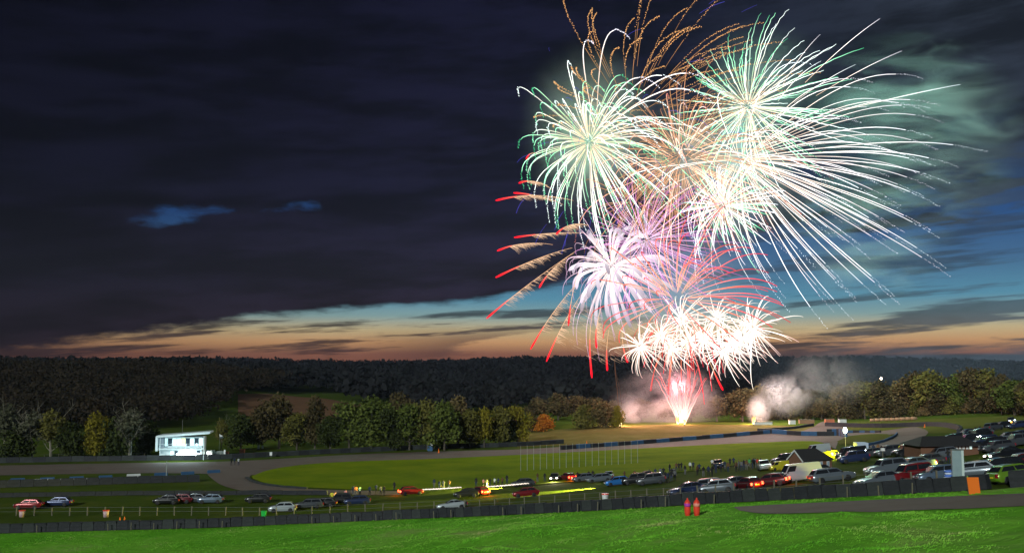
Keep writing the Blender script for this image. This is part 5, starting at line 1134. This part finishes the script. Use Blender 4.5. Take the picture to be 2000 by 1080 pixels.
# ------------------------------------------------------------------ smoke
def smoke(name, label, px0, py0, px1, py1, y, depth, dens, scale, stretch, seed, tilt=0, colr=(.9, .9, .9), thr=.45, soft=.25, dist=1.2):
    A = W(px0, py0, y); B = W(px1, py1, y); c = (A + B) / 2; sx_, sz = abs(B.x - A.x) / 2, abs(B.z - A.z) / 2
    m = bpy.data.materials.new(name + '_volume'); m.use_nodes = True; t = m.node_tree; t.nodes.clear()
    def q(ty, **k):
        n_ = t.nodes.new(ty)
        for a_, b_ in k.items(): setattr(n_, a_, b_)
        return n_
    tcn = q('ShaderNodeTexCoord'); ln = q('ShaderNodeVectorMath', operation='LENGTH'); t.links.new(tcn.outputs['Object'], ln.inputs[0])
    fall = q('ShaderNodeMapRange', interpolation_type='SMOOTHSTEP'); t.links.new(ln.outputs['Value'], fall.inputs[0]); fall.inputs[1].default_value = 1; fall.inputs[2].default_value = .15
    mp = q('ShaderNodeMapping'); t.links.new(tcn.outputs['Object'], mp.inputs[0]); mp.inputs['Scale'].default_value = stretch; mp.inputs['Location'].default_value = (seed * 3.1, seed, 0); mp.inputs['Rotation'].default_value = (0, rad(tilt), 0)
    nz = q('ShaderNodeTexNoise'); nz.inputs['Scale'].default_value = scale; nz.inputs['Detail'].default_value = 3; nz.inputs['Distortion'].default_value = dist; t.links.new(mp.outputs[0], nz.inputs['Vector'])
    mr = q('ShaderNodeMapRange', interpolation_type='SMOOTHSTEP'); t.links.new(nz.outputs[0], mr.inputs[0]); mr.inputs[1].default_value = thr; mr.inputs[2].default_value = thr + soft
    mu = q('ShaderNodeMath', operation='MULTIPLY'); t.links.new(fall.outputs[0], mu.inputs[0]); t.links.new(mr.outputs[0], mu.inputs[1])
    mu2 = q('ShaderNodeMath', operation='MULTIPLY'); t.links.new(mu.outputs[0], mu2.inputs[0]); mu2.inputs[1].default_value = dens
    v_ = q('ShaderNodeVolumePrincipled'); v_.inputs['Color'].default_value = (*colr, 1); t.links.new(mu2.outputs[0], v_.inputs['Density']); oo_ = q('ShaderNodeOutputMaterial'); t.links.new(v_.outputs[0], oo_.inputs['Volume'])
    mb = MB(); n_ = 12; prof = [(math.sin(math.pi * k / 8) + .001, -math.cos(math.pi * k / 8)) for k in range(9)]; mb.ring(prof, n_)
    o = mb.build(name, m); o.location = c; o.scale = (sx_, depth, sz); tag(o, label, 'smoke', kind='stuff'); return o
smoke('smoke', 'pink smoke drifting between the left flare and the fan', 1175, 700, 1430, 878, 350, 10, .10, 1.5, (1, 1, 1.3), 1, 20, thr=.28, soft=.35)
smoke('smoke', 'narrow pale smoke rising straight from the right flare', 1452, 765, 1512, 838, 345, 4, .28, 1.5, (1, 1, 1.0), 2, 40, thr=.22, soft=.3)
smoke('smoke', 'pale smoke plume leaning right over the right flare', 1462, 722, 1606, 822, 346, 7, .12, 1.6, (1.8, 1, 1.0), 13, 50, thr=.34, soft=.25)
smoke('smoke', 'wide thinning top of the plume above the wood edge', 1500, 676, 1730, 808, 348, 9, .045, 1.6, (1.8, 1, 1.0), 14, 50, thr=.38, soft=.25)
smoke('smoke', 'curl of grey smoke rising from the leftmost flare', 1200, 775, 1265, 840, 345, 4, .25, 1.4, (1, 1, 1), 15, 30, thr=.3, soft=.3)
smoke('smoke', 'teal lit and tinted smoke wisps drifting right of the display', 1540, 40, 2040, 480, 368, 24, .13, 1.5, (.8, 1, 3.2), 3, 10, colr=(.7, 1, .95), thr=.47, soft=.3)  # firework light partly put into the smoke colour as a teal tint
smoke('smoke', 'teal tinted smoke sinking below the huge burst on the right', 1500, 300, 1900, 620, 372, 20, .04, 1.4, (.8, 1, 2.6), 11, 12, colr=(.7, 1, .95), thr=.42, soft=.3)  # teal firework light put into this smoke's own colour too
smoke('smoke', 'low pinkish smoke creeping over the bank in front of the fan', 1190, 815, 1400, 892, 336, 7, .05, 1.4, (1, 1, 1.4), 12, 0, thr=.3, soft=.35)
smoke('smoke', 'smoke added for the bright glow inside the display', 1300, 170, 1590, 500, 362, 16, .012, 1.3, (1, 1, 1.3), 4, 0, thr=.25, soft=.4)  # camera glare round the burst cores made with added lamp-lit smoke
smoke('smoke', 'orange lit smoke in the middle of the display', 1210, 170, 1430, 440, 364, 14, .014, 1.3, (1, 1, 1.3), 9, 0, thr=.3, soft=.4)
smoke('smoke', 'smoke added for the green glow round the upper left burst', 1000, 60, 1300, 450, 362, 18, .020, 1.3, (1, 1, 1.3), 5, 0, thr=.25, soft=.4)  # added volume that gives the burst its green halo
smoke('smoke', 'smoke added for the green glow above the upper right burst', 1340, 30, 1640, 300, 366, 16, .012, 1.3, (1, 1, 1.3), 7, 0, thr=.25, soft=.4)  # added volume for the green halo of the upper right burst
smoke('smoke', 'smoke added for the reddish glow behind the lower display', 1160, 400, 1540, 760, 366, 14, .012, 1.3, (1, 1, 1.3), 6, 0, thr=.3, soft=.4)  # added volume for the red glow behind the lower bursts
smoke('mist', 'bluish mist lying in front of the right part of the far ridge', 1300, 640, 2260, 800, 545, 60, .004, .8, (1, 1, 1), 8, 0, colr=(.6, .78, 1), thr=.1, soft=.2)
